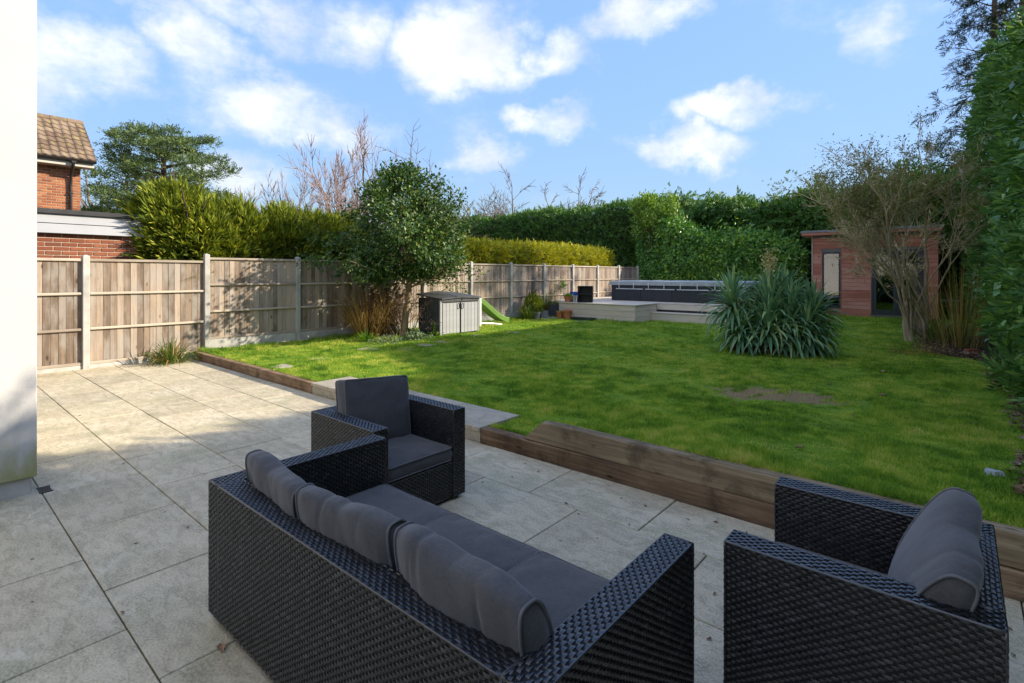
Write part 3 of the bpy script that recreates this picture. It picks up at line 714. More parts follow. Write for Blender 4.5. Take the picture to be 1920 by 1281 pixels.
def woven_box(name, lo, hi, parent, faces, top_dir='x', seed=0):
    """dark core and weave on the named faces; strands horizontal on the sides, across on top"""
    lo = np.array(lo, float); hi = np.array(hi, float); e = .0022
    core = MB().box(lo + e, hi - e, .006).mesh(name, M['wicker_core'])
    w = MB(); X, Y, Z = np.eye(3); d = hi - lo
    if '+x' in faces: weave(w, (hi[0], lo[1], lo[2]), Y, Z, X, d[1], d[2], seed)
    if '-x' in faces: weave(w, (lo[0], lo[1], lo[2]), Y, Z, -X, d[1], d[2], seed + 1)
    if '+y' in faces: weave(w, (lo[0], hi[1], lo[2]), X, Z, Y, d[0], d[2], seed + 2)
    if '-y' in faces: weave(w, (lo[0], lo[1], lo[2]), X, Z, -Y, d[0], d[2], seed + 3)
    if '+z' in faces:
        if top_dir == 'x': weave(w, (lo[0], lo[1], hi[2]), X, Y, Z, d[0], d[1], seed + 4)
        else: weave(w, (lo[0], lo[1], hi[2]), Y, X, Z, d[1], d[0], seed + 4)
    # strands bound along the edges
    for a in range(3):
        o1, o2 = [k for k in range(3) if k != a]
        for s1 in (0, 1):
            for s2 in (0, 1):
                p = np.zeros(3); p[o1] = (lo, hi)[s1][o1] + (.002 if not s1 else -.002); p[o2] = (lo, hi)[s2][o2] + (.002 if not s2 else -.002); q_ = p.copy(); p[a] = lo[a]; q_[a] = hi[a]
                nn = max(2, int((q_[a] - p[a]) / .03)); tt = np.linspace(0, 1, nn)[:, None]
                w.tube(p + (q_ - p) * tt, .0042 + .0009 * (np.arange(nn) % 2), 6)
    o = link(name, core, parent)
    ww = link('weave', w.mesh('weave', M['wicker'], True), o); ww['kind'] = 'stuff'
    return o

def cushion_mesh(w, h, t_rim, t_mid, seed, wr=.006, nu=44, nv=34, deform=None, crease=None):
    """boxed cushion: local x width, z height, y thickness; returns body, pipings"""
    u = np.linspace(-1, 1, nu); v = np.linspace(-1, 1, nv); U, Vv = np.meshgrid(u, v)
    # denser near the rim
    U = np.sign(U) * (1 - (1 - np.abs(U)) ** 1.5); Vv = np.sign(Vv) * (1 - (1 - np.abs(Vv)) ** 1.5)
    rc = .05
    def plan(a, b_):
        ex = np.maximum(np.abs(a) - (1 - rc * 2), 0) / (rc * 2); ey = np.maximum(np.abs(b_) - (1 - rc * 2), 0) / (rc * 2)
        k = 1 - .022 * (ex * ey)
        return w / 2 * a * k * (1 - .012 * (1 - b_ ** 2)), h / 2 * b_ * k * (1 - .015 * (1 - a ** 2))
    X, Z = plan(U, Vv)
    prof = np.clip((1 - np.abs(U) ** 2.6), 0, 1) ** .55 * np.clip((1 - np.abs(Vv) ** 2.6), 0, 1) ** .55
    P3 = np.stack([X, Z, 0 * X], -1)
    def wrinkle(s):
        edge = np.clip(1 - prof, 0, 1)
        a = vnoise(P3, 16, seed + s); b_ = vnoise(P3 * [1, .35, 1], 42, seed + s + 9); c = vnoise(P3 * [.4, 1, 1], 38, seed + s + 20)
        return wr * (.9 * a * prof ** .3 + (.55 * b_ + .45 * c) * (.35 + .9 * edge) * np.minimum(1, (1 - np.maximum(np.abs(U), np.abs(Vv))) * 12))
    yf = t_rim / 2 + (t_mid - t_rim) / 2 * prof + wrinkle(0); yb = -(t_rim / 2 + (t_mid - t_rim) / 2 * prof + wrinkle(3))
    Pf = np.stack([X, yf, Z], -1); Pb = np.stack([X, yb, Z], -1)
    rim = [(i, 0) for i in range(nu)] + [(nu - 1, j) for j in range(1, nv)] + [(i, nv - 1) for i in range(nu - 2, -1, -1)] + [(0, j) for j in range(nv - 2, 0, -1)]
    ri = np.array([j * nu + i for i, j in rim])
    F0 = Pf.reshape(-1, 3); B0 = Pb.reshape(-1, 3)
    nb = 5; ring = []
    cen = np.array([0, 0, 0.])
    for k in range(1, nb):
        f = k / nb; pts = F0[ri] * (1 - f) + B0[ri] * f
        out = unit(F0[ri] * [1, 0, 1]); pts = pts + out * (.010 * math.sin(math.pi * f)) + out * (.004 * vnoise(F0[ri], 22, seed + 40 + k))[:, None]
        ring.append(pts)
    V = np.concatenate([F0, B0] + ring); nF = nu * nv; m = len(ri)
    ii = (np.arange(nv - 1)[:, None] * nu + np.arange(nu - 1)[None, :]).ravel()
    qf = np.stack([ii, ii + nu, ii + nu + 1, ii + 1], -1); qb = np.stack([ii, ii + 1, ii + nu + 1, ii + nu], -1) + nF
    rings = [ri] + [2 * nF + k * m + np.arange(m) for k in range(nb - 1)] + [ri + nF]
    qs = [np.stack([rings[k], np.roll(rings[k], -1), np.roll(rings[k + 1], -1), rings[k + 1]], -1) for k in range(nb)]
    pf = F0[ri] + unit(F0[ri] * [1, 0, 1]) * .003; pb = B0[ri] + unit(F0[ri] * [1, 0, 1]) * .003
    if crease is not None: V = crease(V); pf = crease(pf); pb = crease(pb)
    if deform is not None: V = deform(V); pf = deform(pf); pb = deform(pb)
    p1 = tube(pf, .0052, 6, False, True); p2 = tube(pb, .0052, 6, False, True)
    return (V, [np.concatenate([qf, qb] + qs)]), p1, p2
def add_cushion(name, parent, mat4, w, h, tr, tm, seed, wr=.006, deform=None, crease=None, nu=44, nv=34):
    body, p1, p2 = cushion_mesh(w, h, tr, tm, seed, wr, nu, nv, deform, crease)
    A = np.array(mat4.to_3x3()); T = np.array(mat4.translation)
    f = lambda V: V @ A.T + T
    o = link(name, mesh(name, f(body[0]), body[1], M['fabric'], True), parent)
    for p in (p1, p2): link('piping', mesh('piping', f(p[0]), p[1], M['piping'], True), o)
    return o
def slump(h, bend=.10, sag=.06, puff=.03):
    def f(V):
        V = V.copy(); z = (V[:, 2] + h / 2) / h
        V[:, 1] += bend * np.clip(z, 0, 1) ** 2 - puff * 4 * z * (1 - z) * 0
        V[:, 2] -= sag * np.clip(z, 0, 1) ** 1.5
        V[:, 1] *= 1 + puff * 6 * (1 - z) * 0
        return V
    return f
def creases(w, amp, seed, n=5):
    r = np.random.default_rng(seed); xs = np.sort(r.uniform(-.42, .42, n)) * w; ws = r.uniform(.012, .028, n); am = r.uniform(.5, 1.0, n) * amp; sl = r.uniform(-.25, .25, n)
    def f(V):
        V = V.copy()
        for x, q, a, s_ in zip(xs, ws, am, sl):
            d = (V[:, 0] - x - s_ * V[:, 1] * 1.5) / q; g = np.exp(-d * d) - .45 * np.exp(-((d - 2.2) / 1.3) ** 2) - .45 * np.exp(-((d + 2.2) / 1.3) ** 2)
            top = sm(-.02, .16, V[:, 2]); V[:, 2] -= a * g * top; V[:, 1] -= a * .7 * g * np.sign(V[:, 1]) * (.25 + .75 * sm(-.1, .15, V[:, 2]))
        return V
    return f
def wrap_cushion(name, parent, mat4, w, h, tb, tt_, seed, wr=.008, sag=.03, bend=-.05):
    """cushion whose cover wraps over the top; the end panels are outlined with piping"""
    nx, m = 84, 44; us = np.linspace(-1, 1, nx); us = np.sign(us) * (1 - (1 - np.abs(us)) ** 1.25); a = np.linspace(0, 2 * np.pi, m, endpoint=False); r = np.random.default_rng(seed)
    c, s_ = np.cos(a), np.sin(a); z01 = .5 + .5 * np.sign(s_) * np.abs(s_) ** .62
    y01 = np.sign(c) * np.abs(c) ** .55
    n = 4; xs = np.sort(r.uniform(-.8, .8, n)); ws = r.uniform(.03, .075, n); am = r.uniform(.25, .9, n); zc = r.uniform(.45, 1.0, n); zw = r.uniform(.18, .4, n); ph = r.uniform(-1.2, 1.2, n); sl = r.uniform(-.9, .9, n)
    V = []
    for u in us:
        x = u * w / 2; fade = min(1, (1 - abs(u)) * 7)
        full = .86 + .22 * (1 - abs(u) ** 3)
        t_ = (tb + (tt_ - tb) * z01) * full; z = z01 * h * (.94 + .06 * (1 - abs(u) ** 4) - (sag / h) * (1 - abs(u)) ** 2) ; y = y01 * t_ / 2
        P3 = np.stack([np.full(m, x), y, z], -1)
        dent = np.zeros(m)
        for q, g, k, sq, z0_, zw_, p_ in zip(xs, ws, am, sl, zc, zw, ph):
            d_ = (u - q - sq * (z01 - .6) * .5) / g; dent += k * np.exp(-((z01 - z0_) / zw_) ** 2) * (.6 + .4 * np.sign(p_) * c) * (np.exp(-d_ * d_) - .2 * np.exp(-((d_ - 2) / 1.4) ** 2))
        dn = -.8 * wr * dent * fade + .35 * wr * vnoise(P3, 17, seed) * fade + 1.1 * wr * vnoise(P3, 7, seed + 5) * fade + .16 * wr * vnoise(P3 * [1, .8, .7], 30, seed + 2) * fade
        nrm = unit(np.stack([0 * y, c / tb * .5, s_ / h * .9], -1)); P3 = P3 + nrm * dn[:, None]
        V.append(P3)
    V = np.concatenate(V); rings = np.arange(nx * m).reshape(nx, m); j2 = np.roll(np.arange(m), -1)
    q = np.concatenate([np.stack([rings[i], rings[i][j2], rings[i + 1][j2], rings[i + 1]], -1) for i in range(nx - 1)])
    caps = []; base = len(V); extra = []
    for e, sg in ((0, -1), (nx - 1, 1)):
        prev = rings[e]; cen = V[rings[e]].mean(0)
        for f, o_ in ((.7, .010), (.35, .016)):
            ring = cen + (V[rings[e]] - cen) * f + [sg * o_, 0, 0]; idx = base + np.arange(m); base += m; extra.append(ring)
            quad = np.stack([prev, prev[j2], idx[j2], idx], -1); caps.append(quad if sg > 0 else quad[:, ::-1]); prev = idx
        extra.append((cen + [sg * .018, 0, 0])[None]); ci = base; base += 1
        tri = np.stack([prev, prev[j2], np.full(m, ci)], -1); caps.append(tri if sg > 0 else tri[:, ::-1])
    V = np.concatenate([V] + extra)
    A = np.array(mat4.to_3x3()); T = np.array(mat4.translation)
    def f(P): 
        P = P.copy(); z = np.clip(P[:, 2] / h, 0, 1.1); P[:, 1] += bend * z ** 2; return P @ A.T + T
    q4 = np.concatenate([q] + [k for k in caps if k.shape[1] == 4]); t3 = np.concatenate([k for k in caps if k.shape[1] == 3])
    o = link(name, mesh(name, f(V), [q4[:, ::-1], t3[:, ::-1]], M['fabric'], True), parent)
    for e, sg in ((0, -1), (nx - 1, 1)):
        loop = V[rings[e]]; cen = loop.mean(0); loop = cen + (loop - cen) * 1.015 + [sg * .003, 0, 0]
        pv, pf = tube(f(loop), .0052, 6, False, True); link('piping', mesh('piping', pv, pf, M['piping'], True), o)
    return o
AH, AW = .66, .112
def seat_unit(root, W_, D_, n, seed, back_sag, tilt, lift=0.0, creasek=.0):
    """local: width along x (0..W_), back at y=0, front at y=D_"""
    woven_box('back', (AW, 0, .03), (W_ - AW, AW, AH), root, ['-y', '+y', '+z'], 'x', seed)
    for k, x in enumerate((0, W_ - AW)):
        woven_box('arm', (x, 0, .03), (x + AW, D_, AH), root, ['-x', '+x', '-y', '+y', '+z'], 'y', seed + 10 * (k + 1))
    woven_box('seat_base', (AW + .002, AW + .002, .03), (W_ - AW - .002, D_ - .012, .285), root, ['+y'], 'x', seed + 40)
    for x in (.05, W_ - .05):
        for y in (.05, D_ - .05): MB().tube([(x, y, 0), (x, y, .032)], .02, 10).build('foot', M['metal_dark'], root)
    cw = (W_ - 2 * AW - .006) / n; cd = D_ - AW - .012
    for k in range(n):
        cx = AW + .003 + cw * (k + .5)
        m4 = Matrix.Translation((cx, AW + .006 + cd / 2, .345 + .002 * k)) @ Matrix.Rotation(R(90), 4, 'X')
        add_cushion('seat_cushion', root, m4, cw - .004, cd - .004, .085, .135, seed + 50 + k, .006)
    for k in range(n):
        cx = AW + .003 + cw * (k + .5); bs = back_sag[k]
        rot = Matrix.Rotation((R(-5), R(3.5), R(-3))[k] if n > 1 else 0, 4, 'Z') @ Matrix.Rotation(bs[3] * 3, 4, 'Y') @ Matrix.Rotation(tilt[k], 4, 'X')
        if creasek:
            h = bs[0]; m4 = Matrix.Translation((cx + bs[2], AW + .108 + bs[1], .398)) @ rot
            wrap_cushion('back_cushion', root, m4, cw - .030, h + .025, .175, .125, seed + 60 + k, creasek, .018)
        else:
            h = .47; m4 = Matrix.Translation((cx + bs[2], AW + .085 + bs[1], .405 + h / 2 - .012)) @ rot
            add_cushion('back_cushion', root, m4, cw - .012, h, .115, .165, seed + 60 + k, .006, slump(h, -.02, bs[0], .02), None, 52, 36)
sofa = thing('sofa', 'black woven three-seat garden sofa with slumped grey cushions, turned from the house', 'sofa', (-2.745, .955, 0))
seat_unit(sofa, 2.0, .94, 3, 100, [(.385, -.005, .0, .01), (.40, .0, -.006, -.008), (.405, .0, .006, .012)], [R(6), R(7), R(7)], 0, .014)
ac1 = thing('armchair', 'black woven garden armchair with upright grey cushion, its back towards the fence', 'armchair', (-3.565, 2.72, 0), R(-90))
seat_unit(ac1, .80, .765, 1, 300, [(.0, .01, .0, R(-1.5))], [R(9)])
ac2 = thing('armchair', 'black woven garden armchair with a slouching grey cushion, its side along the sleeper wall', 'armchair', (.10, 1.985, 0), R(90))
seat_unit(ac2, .815, .765, 1, 500, [(.43, .03, -.02, R(-3))], [R(16)], 0, .009)
# ------------------------------------------------------------------ foliage builders
def leaf_arrays(P, D, N, L, W_, fold=.18, mid=.45):
    """one folded quad leaf per point"""
    P = np.asarray(P, float); D = unit(D); S = unit(np.cross(D, N)); Nn = np.cross(S, D)
    L = np.broadcast_to(np.asarray(L, float), (len(P),))[:, None]; W_ = np.broadcast_to(np.asarray(W_, float), (len(P),))[:, None]
    a = P; t_ = P + D * L; m1 = P + D * L * mid + S * W_ / 2 + Nn * W_ * fold; m2 = P + D * L * mid - S * W_ / 2 + Nn * W_ * fold
    V = np.stack([a, m1, t_, m2], 1).reshape(-1, 3); b = (np.arange(len(P)) * 4)[:, None]
    return V, b + np.array([[0, 1, 2, 3]])
def spray_arrays(P, D, N, L, W_, k=7, spread=.75):
    """flat fronds: k leaflets alternately along a stem"""
    P = np.asarray(P, float); D = unit(D); S = unit(np.cross(D, N)); n = len(P)
    L = np.broadcast_to(np.asarray(L, float), (n,)); PP = []; DD = []; NN = []; LL = []
    for i in range(k):
        f = i / (k - 1); sd = (1 if i % 2 else -1) * (spread * (1 - f))
        PP.append(P + D * (L * f * .62)[:, None]); DD.append(D + S * sd + rng.normal(0, .12, (n, 3))); NN.append(np.cross(S, D)); LL.append(L * (.50 - .12 * f))
    PP = np.concatenate(PP); DD = np.concatenate(DD); NN = np.concatenate(NN); LL = np.concatenate(LL)
    return leaf_arrays(PP, DD, NN, LL, LL * W_, .1)
def join(parts):
    V = []; F = {}; n = 0
    for v, f in parts:
        for g in (f if isinstance(f, list) else [f]): F.setdefault(g.shape[1], []).append(g + n)
        V.append(v); n += len(v)
    return np.concatenate(V), [np.concatenate(x) for x in F.values()]
def leafobj(name, parts, mat, parent, kind=None, origin=(0, 0, 0)):
    V, F = join(parts); o = link(name, mesh(name, V - np.asarray(origin), F, M[mat]), parent)
    if kind: o['kind'] = kind
    return o

class Branch:
    def __init__(s, seed): s.r = random.Random(seed); s.S = []; s.tips = []
    def rv(s): return np.array([s.r.gauss(0, 1) for _ in range(3)])
    def grow(s, p, d, L, r, depth, P):
        """P: dict(seg, wob, grav, kids, ratio, ang, rr, min)"""
        n = max(2, int(P['seg'] * (1 if depth > 1 else .7))); d = unit(d); step = L / n; p = np.array(p, float); rad0 = r; pts = [p]
        for i in range(n):
            d = unit(d + s.rv() * P['wob'] + np.array([0, 0, P['grav'] * (1 if depth > 0 else P.get('tipg', 1))]))
            q = p + d * step; r1 = rad0 * (1 - (1 - P['rr']) * (i + 1) / n)
            s.S.append((p, q, r, r1)); 
            if depth > 0:
                k = P['kids']; k = k if isinstance(k, (int, float)) else k[min(depth, len(k) - 1)]
                cnt = int(k / n) + (1 if s.r.random() < (k / n) % 1 else 0)
                if i >= (P.get('bare', .25) * n):
                    for _ in range(cnt):
                        a = P['ang'] * s.r.uniform(.6, 1.3); side = unit(np.cross(d, s.rv())); dd = d * math.cos(a) + side * math.sin(a)
                        s.grow(q, dd, L * P['ratio'] * s.r.uniform(.6, 1.15) * (1 - .35 * i / n), max(P['min'], r1 * s.r.uniform(.45, .7)), depth - 1, P)
            p = q; r = r1
        s.tips.append((p, d))
        if depth > 0: s.grow(p, d, L * P['ratio'] * .9, max(P['min'], r), depth - 1, P)
    def obj(s, name, mat, parent, origin=(0, 0, 0), rmin=0, rmax=9, n=4):
        S = [(a - origin, b - origin, max(r0, 1e-4), max(r1, 1e-4)) for a, b, r0, r1 in s.S if rmin <= r0 < rmax]
        if not S: return None
        V, F = segs_mesh(S, n); return link(name, mesh(name, V, F, M[mat], True), parent)

def clump_points(n, cen, rad, shell=.55):
    d = rand_dirs(n); r = rng.uniform(shell ** 3, 1, n) ** (1 / 3)
    return cen + d * r[:, None] * np.asarray(rad), d

def core_blob(V_n, cen, rad, amp, seed, mat, name, parent, origin):
    nu, nv = 40, 22; u = np.linspace(0, 2 * np.pi, nu, endpoint=False); v = np.linspace(.02, np.pi - .02, nv)
    d = np.stack([np.outer(np.sin(v), np.cos(u)), np.outer(np.sin(v), np.sin(u)), np.outer(np.cos(v), np.ones(nu))], -1).reshape(-1, 3)
    k = 1 + amp * vnoise(d, 3.2, seed) + amp * .6 * vnoise(d, 8, seed + 1)
    V = np.asarray(cen) + d * k[:, None] * np.asarray(rad) - np.asarray(origin)
    i = np.arange(nv - 1)[:, None] * nu; j = np.arange(nu)[None, :]; q = np.stack([i + j, i + (j + 1) % nu, i + nu + (j + 1) % nu, i + nu + j], -1).reshape(-1, 4)
    return link(name, mesh(name, V, q, M[mat], True), parent)

# ------------------------------------------------------------------ hedges
leafmat('core_shade', [(.02, .032, .014), (.035, .05, .02)], .9, 0, .1)  # shaded interior painted as dark colour, for the added light-blocking cores
def hedge(name, label, cat, path, hgt, thick, kinds, count, face, seed, wob=.22, tops=.25, zb=0.0, both=False, group=None, ends=True, taper=0.0, ragged=0.0):
    """path: polyline (x,y) of the FACE that looks at the garden; face = unit normal of that face; kinds: list of (mat, style, share, size)"""
    path = np.array(path, float); face = unit(np.array([face[0], face[1], 0.0])); o = path[0]
    root = thing(name, label, cat, (path[0][0], path[0][1], zb), 0, group)
    segL = np.linalg.norm(np.diff(path, axis=0), axis=1); cum = np.concatenate([[0], np.cumsum(segL)]); Ltot = cum[-1]
    hf = hgt if callable(hgt) else (lambda s_: np.full_like(np.asarray(s_, float), hgt))
    def at(s_):
        return np.stack([np.interp(s_, cum, path[:, 0]), np.interp(s_, cum, path[:, 1])], -1)
    def surf(s_, h_, off):
        """point on face: s along, h 0..1 up, off outward"""
        b = at(s_); H = hf(s_); P3 = np.stack([s_, h_ * H, 0 * s_], -1)
        bul = wob * (vnoise(P3, 1.5, seed) * .7 + vnoise(P3, 4.0, seed + 2) * .4) - taper * h_
        rr = np.where(h_ > .9, -thick * .22 * ((h_ - .9) / .1) ** 2, 0)
        x = b + face[:2] * (off + bul + rr)[:, None]
        return np.concatenate([x, (zb + h_ * H)[:, None]], 1)
    # solid core added to keep light from leaking through, coloured dark
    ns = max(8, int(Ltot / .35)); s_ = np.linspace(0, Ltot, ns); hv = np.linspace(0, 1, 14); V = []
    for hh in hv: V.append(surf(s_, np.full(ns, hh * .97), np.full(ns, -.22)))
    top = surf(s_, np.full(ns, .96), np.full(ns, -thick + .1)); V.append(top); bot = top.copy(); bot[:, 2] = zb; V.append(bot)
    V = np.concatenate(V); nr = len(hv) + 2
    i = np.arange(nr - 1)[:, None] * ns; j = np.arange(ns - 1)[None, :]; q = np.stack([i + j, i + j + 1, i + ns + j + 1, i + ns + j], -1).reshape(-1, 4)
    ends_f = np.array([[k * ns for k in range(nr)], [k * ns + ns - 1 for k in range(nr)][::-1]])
    link('core', mesh('core', V - [o[0], o[1], zb], [q, ends_f], M['core_shade'], True), root)
    byname = {}
    for (mat, style, share, size) in kinds:
        n = int(count * share); nt = int(n * tops); nf = n - nt
        sf = rng.uniform(0, Ltot, nf); hfv = rng.uniform(0.01, 1, nf) ** .9; off = rng.normal(-.03, .09, nf)
        Pf = surf(sf, hfv, off); Nf = np.tile(face, (nf, 1)) + rng.normal(0, .35, (nf, 3))
        st_ = rng.uniform(0, Ltot, nt); tf = rng.uniform(0, 1, nt); Pt = surf(st_, np.full(nt, 1.0), -thick * tf * .9); Pt[:, 2] += rng.normal(-.03, .07, nt) + ragged * np.abs(rng.normal(0, 1, nt)) * (rng.uniform(0, 1, nt) < .35) * (.5 + .5 * vnoise(np.stack([st_, 0 * st_, tf], -1), 2.5, seed + 5))
        Nt = np.array([0, 0, 1.0]) + rng.normal(0, .4, (nt, 3))
        P = np.concatenate([Pf, Pt]); N = np.concatenate([Nf, Nt])
        if ends:
            for e_, sg in ((0.0, -1), (Ltot, 1)):
                ne = int(n * .9 * thick / Ltot / (1 + 0)); tang = unit(np.diff(path, axis=0)[0 if sg < 0 else -1]); tn = np.array([tang[0], tang[1], 0]) * sg
                q_ = surf(np.full(ne, e_), rng.uniform(0, 1, ne), -rng.uniform(0, thick, ne)) + tn * (.06 + np.abs(rng.normal(0, .08, ne)))[:, None]; P = np.concatenate([P, q_]); N = np.concatenate([N, np.tile(tn, (ne, 1)) + rng.normal(0, .35, (ne, 3))])
        sz = size * rng.uniform(.65, 1.35, len(P))
        if style == 'spray':
            D = unit(N) * .75 + np.array([0, 0, .35]) + rng.normal(0, .45, N.shape); A = spray_arrays(P, D, rand_dirs(len(P)), sz, .30, 6)
        elif style == 'droop':
            D = unit(N) * .7 + np.array([0, 0, -.35]) + rng.normal(0, .4, N.shape); A = spray_arrays(P, D, rand_dirs(len(P)), sz, .34, 6)
        elif style == 'leaf':
            D = unit(N) * .3 + np.array([0, 0, -.25]) + rng.normal(0, .6, N.shape); A = leaf_arrays(P, D, unit(N) + rng.normal(0, .4, N.shape), sz, sz * .45)
        else:  # ivy: broad flat leaves facing out
            D = np.array([0, 0, -.8]) + rng.normal(0, .5, N.shape); A = leaf_arrays(P, D, unit(N) + rng.normal(0, .35, N.shape), sz, sz * .95, .1, .38)
        byname.setdefault(mat, []).append(A)
    for mat, parts in byname.items():
        V, Fq = join(parts); link('foliage', mesh('foliage', V - [o[0], o[1], zb], Fq, M[mat]), root)
    return root
# end of the garden: tall conifer hedge
h_end = lambda s_: 5.15 + .22 * np.sin(np.asarray(s_) * .55 + 1) + .16 * np.sin(np.asarray(s_) * 1.7) + .12 * np.sin(np.asarray(s_) * 3.9)
hedge('conifer_hedge', 'tall dark green drooping conifer hedge across the end of the garden', 'hedge', [(-13.5, 26.3), (2.6, 25.9)], h_end, 2.4,
      [('lf_darkconifer', 'droop', .75, .42), ('lf_laurel', 'leaf', .25, .15)], 18000, (0, -1), 21, .35, .25, .1, ragged=.5)
h_far = lambda s_: 5.75 - .035 * np.asarray(s_) * 0 + .10 * np.sin(np.asarray(s_) * .9) + .08 * np.sin(np.asarray(s_) * 2.7)
hedge('conifer_hedge', 'level dark green conifer hedge in the garden beyond the fence', 'hedge', [(-30, 26.6), (-11.6, 26.3)], h_far, 2.0,
      [('lf_darkconifer', 'spray', 1, .38)], 9500, (0, -1), 22, .2, .3, -.2, ragged=.15)
hedge('laurel_bush', 'glossy broadleaf laurel bushes behind the hot tub in front of the conifer hedge', 'bush', [(-12.2, 24.2), (-10.4, 23.3), (-8.2, 23.7), (-5.2, 24.4)], lambda s_: 4.6 + .3 * np.sin(np.asarray(s_) * 1.3) - .26 * np.asarray(s_), 1.8,
      [('lf_laurel', 'leaf', 1, .17)], 26000, (.1, -1), 23, .35, .25, .1, ragged=.4)
# clipped golden hedge behind the fence
hedge('clipped_hedge', 'neatly clipped golden yellow hedge showing above the far fence panels', 'hedge', [(-12.25, 9.6), (-12.25, 21.4)], lambda s_: 3.02 + .03 * np.sin(np.asarray(s_)) + .06 * sm(10.6, 11.8, s_), 1.1,
      [('lf_goldhedge', 'spray', 1, .22)], 14500, (1, 0), 24, .05, .22, -.3)
# right-hand hedge, ivy grown
h_r = lambda s_: 5.0 + 2.3 * sm(18.0, 22.5, s_) + .18 * np.sin(np.asarray(s_) * 1.1) + .12 * np.sin(np.asarray(s_) * 2.9)
hedge('ivy_hedge', 'very tall ivy-grown conifer hedge along the right of the lawn', 'hedge', [(3.5, -5), (3.4, 3.0), (1.6, 4.6), (.90, 6.4), (.66, 10), (.72, 14), (.58, 18), (.42, 22), (.5, 25.5)], h_r, 2.2,
      [('lf_ivy', 'ivy', .62, .11), ('lf_darkconifer', 'spray', .26, .28)], 62000, (-1, 0), 25, .28, .12, .05, ragged=.3, ends=False)

# ------------------------------------------------------------------ golden conifers over the fence on the left
def bush(name, label, cat, blobs, mat, n, size, seed, style='spray', lean=(0, 0, .5), group=None, zb=-.3, w=.30, k=7):
    c0 = np.array(blobs[0][0]); root = thing(name, label, cat, (c0[0], c0[1], zb), 0, group); org = np.array([c0[0], c0[1], zb]); parts = []
    vol = np.array([np.prod(b[1]) ** .67 for b in blobs]); vol /= vol.sum(); 
    for i, (c, r) in enumerate(blobs):
        core_blob(0, c, np.array(r) * .74, .10, seed + i, 'core_shade', 'core', root, org)  # added dark core that blocks light inside each blob
        m = int(n * vol[i]); d = rand_dirs(m); d[:, 2] = np.where(d[:, 2] < -.5, -d[:, 2], d[:, 2]); kk = .80 + .16 * vnoise(d, 3.5, seed + i) + .10 * vnoise(d, 9, seed + i + 3) + rng.normal(0, .07, m)
        P = np.array(c) + d * kk[:, None] * np.array(r)
        D = d * .8 + np.array(lean) + rng.normal(0, .35, (m, 3)); sz = size * rng.uniform(.6, 1.5, m)
        parts.append(spray_arrays(P, D, rand_dirs(m), sz, w, k) if style == 'spray' else leaf_arrays(P, D, d + rng.normal(0, .5, (m, 3)), sz, sz * .5))
    V, Fq = join(parts); link('foliage', mesh('foliage', V - org, Fq, M[mat]), root)
    b = Branch(seed)
    for (c, r) in blobs:
        b.grow((c[0], c[1], zb), (0, 0, 1), c[2] + .5 - zb, .07, 1, dict(seg=5, wob=.06, grav=.02, kids=8, ratio=.35, ang=.9, rr=.4, min=.012))
    b.obj('stem', 'bark_dark', root, org)
    return root
bush('golden_conifer', 'large golden conifer with slanting sprays spilling over fence beside the garage', 'conifer',
     [((-12.85, 4.25, 1.95), (.9, 1.0, 1.3)), ((-12.9, 3.85, 2.5), (.7, .85, .85)), ((-12.6, 3.9, 2.1), (.55, .8, .75)), ((-13.0, 5.1, 1.9), (.9, .8, 1.25))], 'lf_yellowconifer', 9500, .42, 31, lean=(.3, -.45, .45), w=.16, k=7)
bush('golden_conifer', 'rounded golden green conifer behind the fence panels left of the holly', 'conifer',
     [((-13.1, 6.3, 1.95), (1.0, .85, 1.2)), ((-13.2, 7.2, 1.95), (1.0, .95, 1.2)), ((-13.2, 8.1, 1.95), (.9, .85, 1.15)), ((-12.75, 7.4, 1.7), (.6, 1.2, .8))], 'lf_yellowconifer', 10000, .38, 32, lean=(.2, -.1, .55), w=.17, k=7)
bush('yew_bush', 'dark green bush in shade behind the fence by the holly', 'bush', [((-13.0, 9.0, 1.7), (.75, .9, 1.0)), ((-13.2, 10.1, 1.75), (.7, .9, .9))], 'lf_darkconifer', 4500, .25, 33)

# ------------------------------------------------------------------ holly in front of the fence
hb = np.array([-10.35, 7.95, .12]); ho = thing('holly_tree', 'round dense glossy green holly tree on a pale leaning trunk before the fence', 'tree', hb)
b = Branch(41); b.r.seed(41)
tr_path = [hb + [0, 0, -.15], hb + [.02, .06, .5], hb + [.05, .14, 1.0], hb + [.03, .17, 1.45], hb + [-.05, .08, 1.95], hb + [-.08, .02, 2.6], hb + [-.05, .0, 3.4]]
V, Fq = tube(np.array(tr_path) - hb, [.105, .082, .074, .07, .055, .04, .02], 10); trunk = link('trunk', mesh('trunk', V, Fq, M['bark_pale'], True), ho)
Pm = dict(seg=4, wob=.16, grav=.015, kids=5, ratio=.5, ang=.8, rr=.45, min=.006)
for k in range(26):
    z = 1.15 + 2.1 * (k / 25) ** 1.1; a = k * 2.4; L = 1.25 * (1 - .45 * (k / 25))
    b.grow(hb + np.array([0, .1, z]), (math.cos(a), math.sin(a), .18), L, .03, 2, Pm)
b.obj('limbs', 'bark_pale', ho, hb, n=4)
parts = []; nn = 0
cl = [p for p, d in b.tips]; cl = np.array(cl)
cen = hb + [-.02, .05, 2.65]; rad = np.array([1.5, 1.62, 1.5])
P = []
